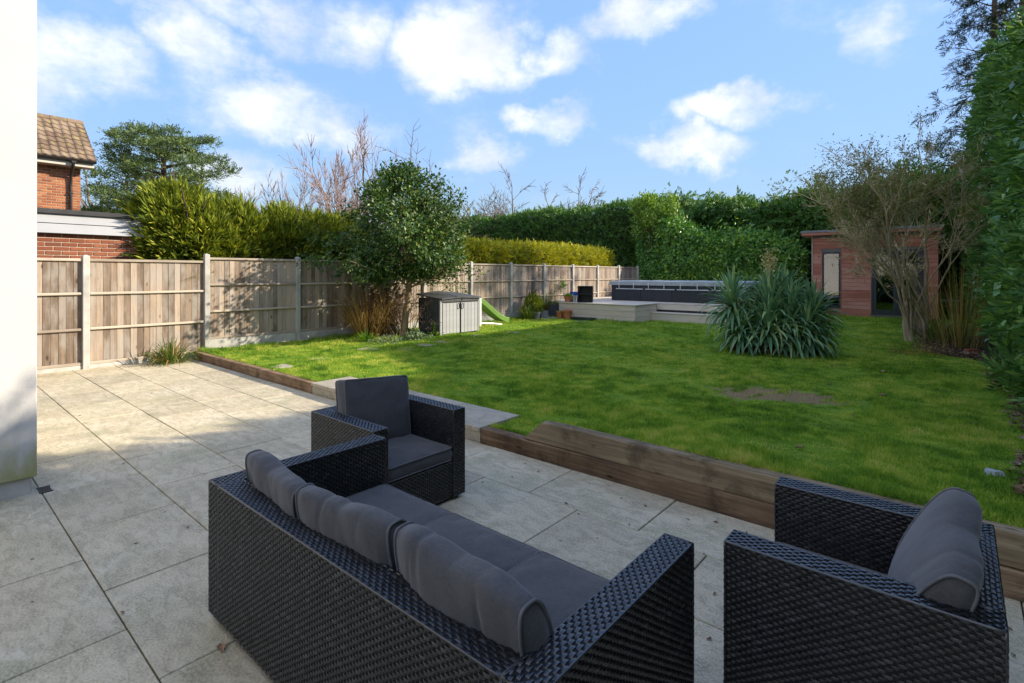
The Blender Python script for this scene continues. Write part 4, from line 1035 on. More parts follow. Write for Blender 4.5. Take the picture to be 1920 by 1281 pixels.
for k in range(360):
    f = rng.uniform(0, 1) ** 1.35; a = rng.uniform(0, 6.283); lob = 1.04 + .34 * math.sin(3 * a + 6 * f + .8) + .24 * math.sin(7 * a + 2 + 11 * f)
    R_ = 1.66 * (1 - f) ** .5 * (.55 + .45 * min(1, f / .14)) * lob + .10; rr = R_ * math.sqrt(rng.uniform(.12, 1.0))
    c = hb + np.array([math.cos(a) * rr, math.sin(a) * rr + .05, 1.62 + 2.45 * f + .15 * math.sin(a * 2 + 1) * (1 - f)]); m = 58
    P.append(c + rng.normal(0, .115, (m, 3)))
P = np.concatenate(P); d = unit(P - cen); 
sz = rng.uniform(.065, .12, len(P)); parts.append(leaf_arrays(P, d * .6 + rng.normal(0, .7, P.shape), d * .5 + [0, 0, .6] + rng.normal(0, .5, P.shape), sz, sz * .6))
P = cl[rng.integers(0, len(cl), 5000)] + rng.normal(0, .08, (5000, 3)); parts.append(leaf_arrays(P, rng.normal(0, 1, P.shape), rng.normal(0, .6, P.shape) + [0, 0, .8], .075, .05))
leafobj('crown', parts, 'lf_holly', ho, None, hb)

# ------------------------------------------------------------------ bare trees far beyond
def bare_tree(name, label, base, H, mat, seed, P, trunks=1, spread=.2, r0=.12, depth=4, group=None, lean=(0, 0, 0), cat='tree'):
    root = thing(name, label, cat, base, 0, group); b = Branch(seed); base = np.array(base, float)
    for k in range(trunks):
        a = k * 2.399 + seed; dd = np.array([math.cos(a) * spread, math.sin(a) * spread, 1]) + np.array(lean)
        b.grow(base - [0, 0, .1], dd, H * P.get('first', .53) * b.r.uniform(.85, 1.1), r0, depth, P)
    b.obj('trunk', mat, root, base, .035, 9, 7); b.obj('twigs', mat, root, base, 0, .035, 3); return root
Pb = dict(seg=6, wob=.09, grav=.045, kids=[0, 7, 8, 8], ratio=.55, ang=.5, rr=.5, min=.015, bare=.15)
p = dp(640, 515, 27); bare_tree('birch_tree', 'leafless birch with many fine pinkish upright twigs left of the holly', (p[0], p[1], -.3), 10.2, 'twig_birch', 3, dict(Pb, ang=.48, grav=.04), 6, .42, .06, 3)
p = dp(585, 515, 29); bare_tree('birch_tree', 'lower leafless birch standing behind the golden conifer', (p[0], p[1], -.3), 8.6, 'twig_birch', 8, dict(Pb, ang=.5, grav=.04), 6, .5, .05, 3)
p = dp(800, 515, 19); bare_tree('willow_tree', 'leafless drooping tree rising above the holly', (p[0], p[1], -.3), 8.0, 'twig_far', 12, dict(Pb, ang=.7, grav=.0, tipg=0, wob=.15, min=.010, kids=[0, 7, 6, 6]), 3, .42, .08, 3)
p = dp(925, 515, 42); bare_tree('bare_tree', 'leafless rounded tree beyond the hedge right of the willow', (p[0], p[1], -.3), 11.6, 'twig_far', 15, dict(Pb, ang=.65, grav=.02, wob=.14, min=.022), 7, .6, .12, 3)
p = dp(1042, 515, 42); bare_tree('bare_tree', 'small leafless crooked tree standing over the level dark hedge', (p[0], p[1], -.3), 11.2, 'twig_far', 19, dict(Pb, ang=.7, grav=.02, wob=.19, min=.022, kids=[0, 7, 7, 6]), 6, .5, .12, 3)
p = dp(195, 515, 30); bare_tree('bare_tree', 'leafless dark tree between the brick house and the pine', (p[0], p[1], -.3), 10.6, 'twig_far', 27, dict(Pb, ang=.45, grav=.03, wob=.13, min=.02, kids=[0, 5, 5, 5]), 5, .28, .14, 3)
p = dp(470, 515, 30); bare_tree('bare_tree', 'faint leafless twiggy tree low behind the golden conifers', (p[0], p[1], -.3), 7.8, 'twig_birch', 29, dict(Pb, ang=.45, grav=.05), 5, .40, .05, 3)

# ------------------------------------------------------------------ pine with flat needle pads
pz = 24.0; pb = dp(305, 515, pz); pb[2] = -.3; pt = thing('pine_tree', 'broad dark green pine with layered needle pads beyond the golden conifer', 'tree', pb)
b = Branch(51); H = 8.6
V, Fq = tube([(0, 0, -.1), (.1, .05, 2.5), (.0, .1, 5), (.1, .0, 7.2), (.1, .0, 8.3)], [.26, .22, .17, .10, .04], 9); link('trunk', mesh('trunk', V, Fq, M['bark_dark'], True), pt)
pads = []
for k in range(92):
    f = (k + .5) / 92; z = 2.4 + 6.0 * f; rr = (2.9 * (1 - ((f - .42) / .68) ** 2) ** .5 if abs(f - .42) < .66 else .5) * rnd.uniform(.45, 1.0); a = k * 2.4 + rnd.uniform(-.4, .4)
    q_ = pb + np.array([math.cos(a) * rr, math.sin(a) * rr, z + .10 * rr]); b.S.append((pb + np.array([.05, .05, z - .25 * rr * .6]), q_, .045, .012)); pads.append((q_, .75 - .25 * f))
b.obj('limbs', 'bark_dark', pt, pb, n=4)
P = []; D = []
for c, s_ in pads:
    m = 215; q_ = rng.normal(0, 1, (m, 3)) * np.array([.42, .42, .15]) * s_ * 1.15 + c; P.append(q_); D.append(unit(q_ - c + [0, 0, .18]) + rng.normal(0, .4, (m, 3)))
P = np.concatenate(P); D = np.concatenate(D); sz = rng.uniform(.15, .28, len(P))
leafobj('crown', [spray_arrays(P, D, rand_dirs(len(P)), sz, .42, 4, 1.1)], 'lf_pine', pt, None, pb)
p = dp(185, 515, 24); root = bush('pine_bush', 'dark green low pine foliage behind the garage roof', 'bush', [((p[0], p[1], 3.1), (1.5, 1.5, 1.5)), ((p[0] + .6, p[1] + 1.4, 3.0), (1.3, 1.3, 1.3))], 'lf_pine', 5000, .30, 55, w=.35)

# ------------------------------------------------------------------ shrub with pale multi-stemmed trunk before the garden room
sb = gp(1716, 640, .14); sh = thing('multi_stem_shrub', 'wide half-bare shrub with pale twisting stems beside the garden room', 'shrub', sb); b = Branch(61)
Ps = dict(seg=5, wob=.15, grav=.045, kids=[2, 8, 7, 6], ratio=.56, ang=.52, rr=.55, min=.0065, bare=.1)
right = np.array([CY, SY, 0]); fw = np.array([-SY, CY, 0])
for k, (dx, dy, up, L, r) in enumerate([(-.75, 0, 1.0, 1.9, .05), (-.55, .4, 1.2, 2.1, .05), (-.2, -.1, 1.3, 2.1, .055), (.1, .2, 1.35, 2.2, .055), (.35, -.1, 1.3, 2.2, .05), (-1.05, -.1, .85, 1.9, .04), (.25, .5, 1.3, 2.0, .04), (-.4, -.4, 1.1, 2.0, .04), (-1.15, .3, 1.0, 2.2, .04), (.0, -.35, 1.4, 2.2, .04), (-1.5, -.2, .55, 1.5, .03), (-1.3, .3, .45, 1.5, .03), (.6, -.2, .9, 1.7, .03), (.8, .1, 1.2, 1.9, .03)]):
    st0 = sb + right * (-.10 if k % 2 else .16) + fw * rnd.uniform(-.1, .1)
    mid = st0 + right * (dx * .18 + (-.05 if k % 2 else .05)) + np.array([0, 0, .75 + .05 * (k % 3)])
    b.S.append((st0 - [0, 0, .1], (st0 + mid) / 2 + rng.normal(0, .03, 3), r * 1.1, r * .88)); b.S.append((b.S[-1][1], mid, r * .88, r * .68))
    b.grow(mid, right * (dx * .8 - .10) + fw * dy * .8 + [0, 0, up + .45], L * 1.08, r * .66, 3, Ps)
b.obj('stem', 'bark_pale', sh, sb, .016, 9, 7); b.obj('twigs', 'twig_tan', sh, sb, 0, .016, 3)
tips = np.array([p for p, d in b.tips]); tips = tips[tips[:, 2] > 1.25]
hi = tips[tips[:, 2] > 2.9]
P = np.concatenate([tips[rng.integers(0, len(tips), 3800)], hi[rng.integers(0, len(hi), 10200)]]) + rng.normal(0, .08, (14000, 3))
leafobj('crown', [leaf_arrays(P, rng.normal(0, 1, P.shape) + [0, 0, -.2], rng.normal(0, .6, P.shape) + [0, 0, .6], rng.uniform(.05, .10, len(P)), .026)], 'lf_shrub', sh, None, sb)

# ------------------------------------------------------------------ tall thin conifer at the far right
cz = 20.0; cb = dp(1864, 515, cz); cb[2] = -.2; tc_ = thing('tall_conifer', 'tall sparse conifer with bare drooping branches rising behind the ivy hedge', 'tree', cb); b = Branch(71)
for off, Ht in ((0, 15.5), (.75, 14.0)):
    V, Fq = tube([(off, .1, -.1), (off + .05, .1, 5), (off, .1, 10), (off + .05, .1, Ht)], [.20, .16, .12, .03], 9); link('trunk', mesh('trunk', V, Fq, M['bark_dark'], True), tc_)
    for k in range(46):
        z = 4.8 + (Ht - 5.2) * k / 46; a = k * 2.399; L = (4.4 * (1 - (k / 46) * .6)) * rnd.uniform(.55, 1.0)
        b.grow(cb + np.array([off, .1, z]), (math.cos(a), math.sin(a), .10), L * .55, .035, 2, dict(seg=5, wob=.10, grav=-.03, kids=[2, 4, 5], ratio=.5, ang=.75, rr=.4, min=.008, bare=.2))
b.obj('limbs', 'bark_dark', tc_, cb, n=4)
tp = [(p, d) for p, d in b.tips if rnd.random() < .62]; P = np.array([p for p, d in tp]); D = np.array([d for p, d in tp])
P = np.concatenate([P + rng.normal(0, .10, P.shape) for _ in range(5)]); D = np.concatenate([D] * 5) + rng.normal(0, .5, P.shape) + [0, 0, -.25]
leafobj('foliage', [spray_arrays(P, D, rand_dirs(len(P)), rng.uniform(.18, .38, len(P)), .20, 6)], 'lf_tallconifer', tc_, None, cb)

# ------------------------------------------------------------------ bright laurel shoot at the corner
lp = dp(1222, 515, 25.6); lb = Branch(81); lo_ = thing('laurel_shoot', 'bright yellow-green upright laurel standing above the dark hedges', 'bush', (lp[0], lp[1], -.2)); lpb = np.array([lp[0], lp[1], -.2])
for k in range(9):
    a = k * 2.4; lb.grow(lpb + [0, 0, 2.5], (math.cos(a) * .22, math.sin(a) * .22, 1), 2.0, .03, 2, dict(seg=5, wob=.08, grav=.06, kids=[2, 5, 5], ratio=.45, ang=.5, rr=.4, min=.007))
lb.S.append((lpb - [0, 0, .1], lpb + [0, 0, 2.6], .05, .04)); lb.obj('stem', 'bark_dark', lo_, lpb)
tips = np.array([p for p, d in lb.tips]); P = tips[rng.integers(0, len(tips), 5200)] + rng.normal(0, .14, (5200, 3))
leafobj('foliage', [leaf_arrays(P, rng.normal(0, .6, P.shape) + [0, 0, .5], rng.normal(0, .7, P.shape) + [0, 0, .5], rng.uniform(.12, .20, len(P)), .065)], 'lf_laurelbright', lo_, None, lpb)

# ------------------------------------------------------------------ yucca clump
def sword(b, p, d, L, w, droop, seg=6):
    """one arching sword leaf"""
    d = unit(np.asarray(d, float)); side = unit(np.cross(d, [0, 0, 1]) + 1e-4); P = [np.asarray(p, float)]; dirs = [d]
    for i in range(seg):
        dd = unit(dirs[-1] + np.array([0, 0, -droop * (i + 1) / seg])); dirs.append(dd); P.append(P[-1] + dd * L / seg)
    P = np.array(P); ws = w * np.array([.55, .85, 1.0, .95, .75, .45, .03])[:seg + 1]
    nrm = np.cross(side, np.array(dirs)); V = np.stack([P - side * ws[:, None] / 2 + nrm * ws[:, None] * .22, P, P + side * ws[:, None] / 2 + nrm * ws[:, None] * .22], 1).reshape(-1, 3)
    q = []
    for i in range(seg):
        for k in range(2): q.append([i * 3 + k, i * 3 + k + 1, i * 3 + k + 4, i * 3 + k + 3])
    b.add(V, np.array(q))
yc = np.array([-2.75, 11.05, 0]); yc[2] = float(lawn_z(yc[0], yc[1])); yu = thing('yucca', 'large blue-green yucca clump with sword leaves standing in the lawn', 'yucca', yc)
# heads: offsets along the picture (right, forward), head height
heads = [(-.05, .45, .85, .9), (-.4, -.35, .5, .85), (.5, -.45, .4, .85), (-1.02, .15, .95, 1.0), (-.95, -.1, .45, .8), (-.55, .05, .55, .9), (-.2, -.15, .75, 1.0), (.05, .2, 1.0, 1.05), (.30, -.2, .70, 1.05), (.45, .25, .95, 1.0), (.80, -.25, .60, .95), (.98, -.05, .80, .85), (.15, -.35, .42, .9), (.62, .0, .45, .8)]
for i, (a, f, hz, sc) in enumerate(heads):
    c = right * a * .74 + fw * f + np.array([0, 0, hz]); b = MB()
    for k in range(96):
        el_ = R(88) - (k / 96) ** .85 * R(114); az_ = k * 2.39996 + i; d = (math.cos(el_) * math.cos(az_), math.cos(el_) * math.sin(az_), math.sin(el_))
        sword(b, c + np.array([0, 0, -.14 * k / 96]), d, rnd.uniform(.62, .86) * sc, rnd.uniform(.055, .082), rnd.uniform(.06, .30) + .22 * (k / 96))
    b.build('leaf_rosette', M['lf_yucca'], yu)
    V, Fq = tube([c * [1, 1, 0] + [0, 0, -.06], c * [1, 1, .5], c + [0, 0, .02]], [.075, .065, .05], 8); link('stem', mesh('stem', V, Fq, M['bark_dark'], True), yu)
    b = MB()
    for k in range(60):
        az_ = k * 2.4; d = (math.cos(az_) * .55, math.sin(az_) * .55, -.7); sword(b, c * [1, 1, rnd.uniform(.35, .95)], d, rnd.uniform(.22, .42), .028, .35)
    b.build('dead_skirt', M['lf_dead'], yu)
c = right * -.05 + fw * .1 + np.array([0, 0, 1.22])
V, Fq = tube([c, c + [.02, 0, .45], c + [.0, 0, .75]], [.014, .012, .006], 6); sp = link('flower_stalk', mesh('flower_stalk', V, Fq, M['lf_cream']), yu)
P = c + [.01, 0, .58] + rng.normal(0, 1, (170, 3)) * [.065, .065, .13]; V, Fq = join([leaf_arrays(P, rng.normal(0, 1, P.shape) + [0, 0, -.4], rand_dirs(170), .055, .04)]); link('blossom', mesh('blossom', V, Fq, M['lf_cream']), sp)

# ------------------------------------------------------------------ strappy plants, dry grasses, low plants
def straps(name, label, cat, base, n, L, w, mat, spread=.25, droop=.35, up=1.0, mix=None, group=None, seed=0):
    base = np.array(base, float); o = thing(name, label, cat, base, 0, group); r = random.Random(seed)
    for mt, frac in ([(mat, 1.0)] if not mix else [(mat, 1 - mix[1]), (mix[0], mix[1])]):
        b = MB()
        for k in range(max(4, int(n * frac))):
            a = r.uniform(0, 6.283); q = r.uniform(0, 1) ** .6; d = (math.cos(a) * q * .9, math.sin(a) * q * .9, up); rr = spread * r.uniform(0, 1)
            sword(b, (math.cos(a) * rr, math.sin(a) * rr, -.02), d, L * r.uniform(.55, 1.15), w * r.uniform(.7, 1.2), droop * r.uniform(.5, 1.6))
        b.build('leaves', M[mt], o)
    return o
def lz(x, y): return float(lawn_z(x, y))
straps('strap_plant', 'arching green strap-leaved clump at the patio corner by the fence', 'plant', (-11.18, 3.25, -.02), 190, .62, .020, 'lf_strap', .20, .55, 1.0, ('lf_straw', .15), seed=1)
straps('dry_grass', 'tall straw-coloured dry grass clump under the holly', 'plant', (-10.75, 7.2, .12), 380, 1.5, .013, 'lf_straw', .28, .45, 1.6, ('lf_dead', .5), seed=2)
straps('dry_grass', 'thinner straw-coloured dry grass beside the holly trunk', 'plant', (-10.75, 7.7, .12), 260, 1.55, .012, 'lf_straw', .2, .35, 2.0, ('lf_dead', .5), seed=3)
bb = np.array([-10.45, 8.3, .12]); db = thing('dead_shrub', 'brown tangled dead shrub between holly trunk and storage shed', 'shrub', bb); b = Branch(91)
for k in range(46): b.grow(bb + [rnd.uniform(-.3, .25), rnd.uniform(-.75, .12), -.03], (rnd.uniform(-.45, .35), rnd.uniform(-.4, .3), 1), .80, .010, 2, dict(seg=5, wob=.2, grav=-.02, kids=[2, 5, 5], ratio=.5, ang=.7, rr=.5, min=.0028))
b.obj('twigs', 'twig', db, bb, n=3)
tips = np.array([p for p, d in b.tips]); P = tips[rng.integers(0, len(tips), 1400)] + rng.normal(0, .04, (1400, 3))
leafobj('leaves', [leaf_arrays(P, rng.normal(0, 1, P.shape), rand_dirs(len(P)), .05, .016)], 'lf_brown', db, None, bb)
def lowplant(label, x, y, n, rad, size, mat, seed, z=None, hgt=.16, name='low_plant', cat='plant', group=None):
    z = lz(x, y) if z is None else z; o = thing(name, label, cat, (x, y, z), 0, group); P = rng.normal(0, 1, (n, 3)) * [rad * .5, rad * .5, 0]; P[:, 2] = np.abs(rng.normal(0, hgt * .5, n)) * np.exp(-(P[:, 0] ** 2 + P[:, 1] ** 2) / rad ** 2); D = rng.normal(0, .6, (n, 3)) + [0, 0, .5]
    V, Fq = leaf_arrays(P, D, rng.normal(0, .4, (n, 3)) + [0, 0, 1], size * rng.uniform(.7, 1.3, n), size * .6); link('leaves', mesh('leaves', V, Fq, M[mat]), o)
    S = [(np.array([0, 0, -.03]), p_, .004, .002) for p_ in P[:30]]; V, Fq = segs_mesh(S, 3); link('stems', mesh('stems', V, Fq, M['twig']), o); return o
p = gp(685, 640, .13); straps('lily_clump', 'bright lime green young leaf clump at the foot of the fence', 'plant', (p[0], p[1], lz(p[0], p[1])), 110, .30, .022, 'lf_bright', .16, .35, 1.2, seed=5)
p = gp(728, 641, .13); lowplant('grey-green sage-like ground plant at the foot of the dry grass', p[0], p[1], 420, .42, .05, 'lf_sage', 1)
p = gp(778, 636, .13); lowplant('pale variegated low plant in front of the dead shrub', p[0], p[1], 320, .36, .075, 'lf_sage', 2)
p = gp(822, 630, .13); lowplant('leafy green weed growing at the corner of the storage shed', p[0] , p[1] - .12, 90, .17, .095, 'lf_laurelbright', 3, hgt=.42)
p = gp(996, 604, .14); cbx = bush('box_bush', 'small domed olive green conifer bush against the far fence', 'bush', [((-11.12, 14.05, .50), (.33, .36, .48))], 'lf_yellowconifer', 1500, .10, 95, zb=.12)
straps('strap_plant', 'dark green spiky iris clump beside the domed bush', 'plant', (-10.95, 13.55, .13), 150, .62, .022, 'lf_strap', .16, .3, 1.3, seed=6)
straps('strap_plant', 'tall upright green iris clump by the grey square pots', 'plant', (-11.15, 14.75, .13), 120, .95, .020, 'lf_strap', .14, .18, 2.6, ('lf_straw', .2), seed=7)
# under the right hand shrub
p = gp(1765, 640, .15); straps('strap_plant', 'dark green strap-leaved clump under the half-bare shrub', 'plant', (p[0], p[1], lz(p[0], p[1])), 200, .75, .026, 'lf_strap', .40, .4, 1.0, ('lf_dead', .2), seed=8)
p = gp(1725, 662, .15); straps('dry_grass', 'flattened tan dry grass tuft at the foot of the shrub', 'plant', (p[0], p[1], lz(p[0], p[1])), 240, .42, .008, 'lf_straw', .42, .9, .5, ('lf_dead', .4), seed=9)
p = gp(1800, 655, .15); straps('dry_grass', 'brown withered stalks between the shrub and the ivy hedge', 'plant', (p[0], p[1], lz(p[0], p[1])), 200, 1.9, .011, 'lf_straw', .55, .16, 1.9, ('lf_strap', .45), seed=10)
# climbing bits on the far fence
cp = np.array([-11.52, 15.9, .12]); cl_ = thing('climber', 'thin leafless climber with a few yellow leaves trained on the far fence', 'plant', cp); b = Branch(97)
for k in range(5): b.grow(cp + [0, -.3 + .15 * k, 0], (0, rnd.uniform(-.3, .3), 1), .85, .007, 2, dict(seg=5, wob=.12, grav=.03, kids=[2, 3, 4], ratio=.5, ang=.6, rr=.6, min=.003))
b.S = [(a * [0, 1, 1] + [-11.55, 0, 0], c * [0, 1, 1] + [-11.55, 0, 0], r0, r1) for a, c, r0, r1 in b.S]
b.obj('stem', 'twig_tan', cl_, cp, n=3)
P = cp + rng.normal(0, 1, (90, 3)) * [.0, .10, .10] + [.06, .45, 1.15]; P2 = cp + rng.normal(0, 1, (70, 3)) * [.0, .5, .4] + [.03, 0, .8]; P = np.concatenate([P, P2])
leafobj('leaves', [leaf_arrays(P, rng.normal(0, 1, P.shape), rng.normal(0, .4, P.shape) + [1, 0, 0], .07, .045)], 'lf_bright', cl_, None, cp)
# grass blades
def blades(n, xs, ys, Lf, wf):
    P = np.stack([xs, ys, lawn_z(xs, ys) - .004], -1); a = rng.uniform(0, 6.283, n); tilt = np.clip(np.abs(rng.normal(.75, .4, n)), 0, 1.35); az_ = rng.uniform(0, 6.283, n)
    D = np.stack([np.sin(tilt) * np.cos(az_), np.sin(tilt) * np.sin(az_), np.cos(tilt)], -1); S = np.stack([np.cos(a), np.sin(a), 0 * a], -1)
    V = np.stack([P - S * wf[:, None] / 2, P + S * wf[:, None] / 2, P + D * Lf[:, None]], 1).reshape(-1, 3)
    return V, (np.arange(n) * 3)[:, None] + np.array([[0, 1, 2]])
n = 1450000; xs = rng.uniform(-11.55, .55, n); ys = SLEEPER_Y + .12 + (22.5 - SLEEPER_Y) * rng.uniform(0, 1, n) ** 1.35
Zc = -SY * xs + CY * ys; Xc = CY * xs + SY * ys; pxx = CX + F_PX * Xc / Zc
keep = (Zc > 2.5) & (pxx > 300) & (pxx < 1990) & (rng.uniform(0, 1, n) < np.clip((6.2 / Zc) ** 1.7, 0, 1)) & (xs < bed_edge(ys) + .12)
keep &= ~((xs > XS0 - .02) & (xs < XS1 + .02) & (ys < SLEEPER_Y + .62))
keep &= ~((xs < -7.7) & (ys > 14.85)) & ~((ys > 16.0) & (xs < -5.0))
bare_ = ((xs + 1.72) / .80) ** 2 + ((ys - 7.05) / .50) ** 2 + 1.2 * vnoise(np.stack([xs, ys, 0 * xs], -1), 7, 77)
bare_ += .7 * vnoise(np.stack([xs, ys, 0 * xs], -1), 22, 78)
keep &= ~(rng.uniform(0, 1, n) < np.clip((1.55 - bare_) * 1.6, 0, .985))
xs, ys, Zc = xs[keep], ys[keep], Zc[keep]; P3 = np.stack([xs, ys, 0 * xs], -1)
tuft = .72 + .5 * vnoise(P3, 2.3, 5) + .55 * vnoise(P3, 7, 6); rough_ = np.exp(-((ys - SLEEPER_Y - .15) / .16) ** 2) * .5 + np.exp(-((xs + 11.45) / .22) ** 2) * 1.4 + np.exp(-((ys - 14.75) / .12) ** 2) * (xs < -7.6) * 1.2
Lb = np.clip(.058 * tuft + .035 * rough_, .016, .16) * rng.uniform(.6, 1.3, len(xs)) * (1 + .25 * sm(8, 16, Zc))
V, Fq = blades(len(xs), xs, ys, Lb, .0084 * (1 + .13 * np.clip(Zc - 4, 0, 20)))
tag(link('grass', mesh('grass', V, Fq, M['lf_grass'])), 'short mown green grass growing over the whole lawn', 'grass', kind='stuff')
print('grass blades', len(xs))
# leaf litter in the bed under the hedge
n = 2600; ys = rng.uniform(4.0, 15, n); xs = bed_edge(ys) + np.abs(rng.normal(.18, .3, n)) - .06
P = np.stack([xs, ys, lawn_z(np.minimum(xs, .5), ys) + .03 + .05 * np.clip((xs - bed_edge(ys)) / .3, 0, 1) + rng.uniform(0, .03, n)], -1)
V, Fq = leaf_arrays(P, rng.normal(0, 1, P.shape) * [1, 1, .25], rng.normal(0, .35, P.shape) + [0, 0, 1], rng.uniform(.03, .085, n), rng.uniform(.02, .05, n)); tag(link('leaf_litter', mesh('leaf_litter', V, Fq, M['lf_litter'])), 'brown fallen leaf litter on the bed under the ivy hedge', 'leaf litter', kind='stuff')

print('triangles', sum(len(o.data.loops) - 2 * len(o.data.polygons) for o in bpy.data.objects if o.type == 'MESH'))
# ------------------------------------------------------------------ storage shed
def Rz(a): return Matrix.Rotation(a, 4, 'Z')
sx0, sy0 = -9.62, 8.50; sz0 = lz(-9.8, 9.2) - .01
sd = thing('storage_shed', 'low grey plastic storage shed with double doors and dark lid', 'storage shed', (sx0, sy0, sz0))
SWd, SDp, SHt = 1.36, .82, .93
MB().box((-SDp, 0, 0), (-.03, SWd, SHt), .01).build('body', M['shed_dark'], sd)
b = MB()
for k in range(9): b.box((-SDp + .03 + k * .086, -.012, .04), (-SDp + .11 + k * .086, .002, SHt - .02), .004)
b.build('side_panel', M['shed_dark'], sd)
for k, (y0, y1) in enumerate(((.075, SWd / 2 - .012), (SWd / 2 + .012, SWd - .045))):
    dr = MB().box((-.03, y0, .03), (.0, y1, SHt - .11), .004).build('door', M['shed_dark'], sd)
    n = 5; w = (y1 - y0 - .02) / n
    pm = mesh('panel', *cbox((0, .002, 0), (.012, w - .002, SHt - .17), .004), M['shed_panel'])
    for q_ in range(n): link('panel', pm, dr, (0, y0 + .01 + q_ * w, .045))
    yh = y1 - .06 if k == 0 else y0 + .06
    MB().tube([(.012, yh, .66), (.045, yh, .665), (.045, yh, .78), (.012, yh, .785)], .010, 8).build('handle', M['metal_dark'], dr)
MB().box((-.03, 0, .0), (.012, .07, SHt - .02), .006).build('corner_post', M['shed_panel'], sd); MB().box((-.03, SWd - .04, .0), (.012, SWd, SHt - .02), .006).build('corner_post', M['shed_panel'], sd)
MB().box((-.028, .02, SHt - .10), (.018, SWd - .02, SHt - .005), .006).build('header', M['shed_dark'], sd)
V = np.array([(.05, -.04, SHt), (.05, SWd / 2, SHt + .035), (.05, SWd + .04, SHt), (-SDp - .03, SWd + .04, SHt + .10), (-SDp - .03, SWd / 2, SHt + .155), (-SDp - .03, -.04, SHt + .10)]); V = np.concatenate([V, V - [0, 0, .035]])
link('lid', mesh('lid', V, [np.array([[0, 1, 4, 5], [1, 2, 3, 4], [11, 10, 7, 6], [10, 9, 8, 7], [0, 6, 7, 1], [1, 7, 8, 2], [2, 8, 9, 3], [3, 9, 10, 4], [4, 10, 11, 5], [5, 11, 6, 0]])], M['shed_dark']), sd)
MB().tube([(.016, SWd / 2 + .05, SHt - .045), (.03, SWd / 2 + .05, SHt - .045)], .022, 10).build('lock', M['chrome'], sd)

# ------------------------------------------------------------------ toddler slide
sb_ = np.array([-10.62, 10.75, lz(-10.6, 11)]); sl = thing('slide', 'small lime green plastic slide poking out behind the storage shed', 'slide', sb_)
n = 14; V = []; tt = np.linspace(0, 1, n)
for t_ in tt:
    y = 1.25 * t_; z = .66 * (1 - t_) ** 1.35 + .085 + (.02 * math.sin(t_ * 6)); wv = .19
    for (dx, dz) in ((-wv - .02, .105), (-wv - .02, .12), (-wv + .005, .12), (-wv + .015, .0), (wv - .015, 0), (wv - .005, .12), (wv + .02, .12), (wv + .02, .10), (wv - .012, -.018), (-wv + .012, -.018)): V.append((dx, y, z + dz))
m = 10; q = [[i * m + k, i * m + (k + 1) % m, (i + 1) * m + (k + 1) % m, (i + 1) * m + k] for i in range(n - 1) for k in range(m)]
link('chute', mesh('chute', V, [np.array(q)], M['slide_green'], False), sl)
for s_ in (-1, 1):
    MB().box((s_ * .19 - .02, -.06, -.02), (s_ * .19 + .02, .04, .84), .012).build('ladder_side', M['plastic_white'], sl)
    MB().tube([(s_ * .17, .02, .1), (s_ * .17, .55, .06), (s_ * .17, .95, .0)], .028, 8).build('base_leg', M['plastic_white'], sl)
for z in (.2, .45, .7): MB().box((-.18, -.05, z), (.18, .03, z + .05), .01).build('step', M['plastic_white'], sl)

# ------------------------------------------------------------------ deck
DZ = .70; dk = thing('deck', 'pale timber deck with boarded front and a long step down to the lawn', 'deck', (-10.6, 14.85, .1))
OX, OY, OZ = -10.6, 14.85, .1
def dkb(name, x0, x1, y0, y1, z0, z1, b=.004, mat='deck_board'):
    cx_, cy_ = (x0 + x1) / 2, (y0 + y1) / 2
    return MB().box((x0 - cx_, y0 - cy_, 0), (x1 - cx_, y1 - cy_, z1 - z0), b).build(name, M[mat], dk, (cx_ - OX, cy_ - OY, z0 - OZ))
YB, XR, YS = 23.4, -7.68, 16.35          # back of deck, end of the projecting part, recessed edge
y = 14.80
while y < YB - .02:                      # deck boards run across
    x1 = XR + .03 if y < YS - .03 else -3.9
    dkb('deck_board', -11.52 if y > 15.4 else -10.62, x1, y, y + .138, DZ - .028, DZ); y += .144
for k in range(3): dkb('fascia_board', -10.58, XR, 14.83, 14.85, .115 + k * .186, .115 + k * .186 + .181, .004)
for k in range(3): dkb('fascia_board', XR - .02, XR, 14.853, YS, .115 + k * .186, .115 + k * .186 + .181, .004)
for k in range(3): dkb('fascia_board', -10.60, -10.58, 14.853, 20.0, .115 + k * .186, .115 + k * .186 + .181, .004)
dkb('fascia_board', XR + .004, -4.0, YS, YS + .02, .49, .668); dkb('fascia_board', XR + .004, -4.0, YS - .40, YS - .38, .115, .385)
for k in range(3): dkb('step_tread', XR + .006, -3.95, YS - .42 + k * .141, YS - .285 + k * .141, .39, .418)
dkb('frame', -10.56, XR - .03, 14.87, YB, .0, DZ - .034, 0, 'felt_black'); dkb('frame', XR - .025, -4.0, YS + .03, YB, .0, DZ - .036, 0, 'felt_black'); dkb('frame', XR + .01, -4.05, YS - .36, YS - .002, .0, .386, 0, 'felt_black')

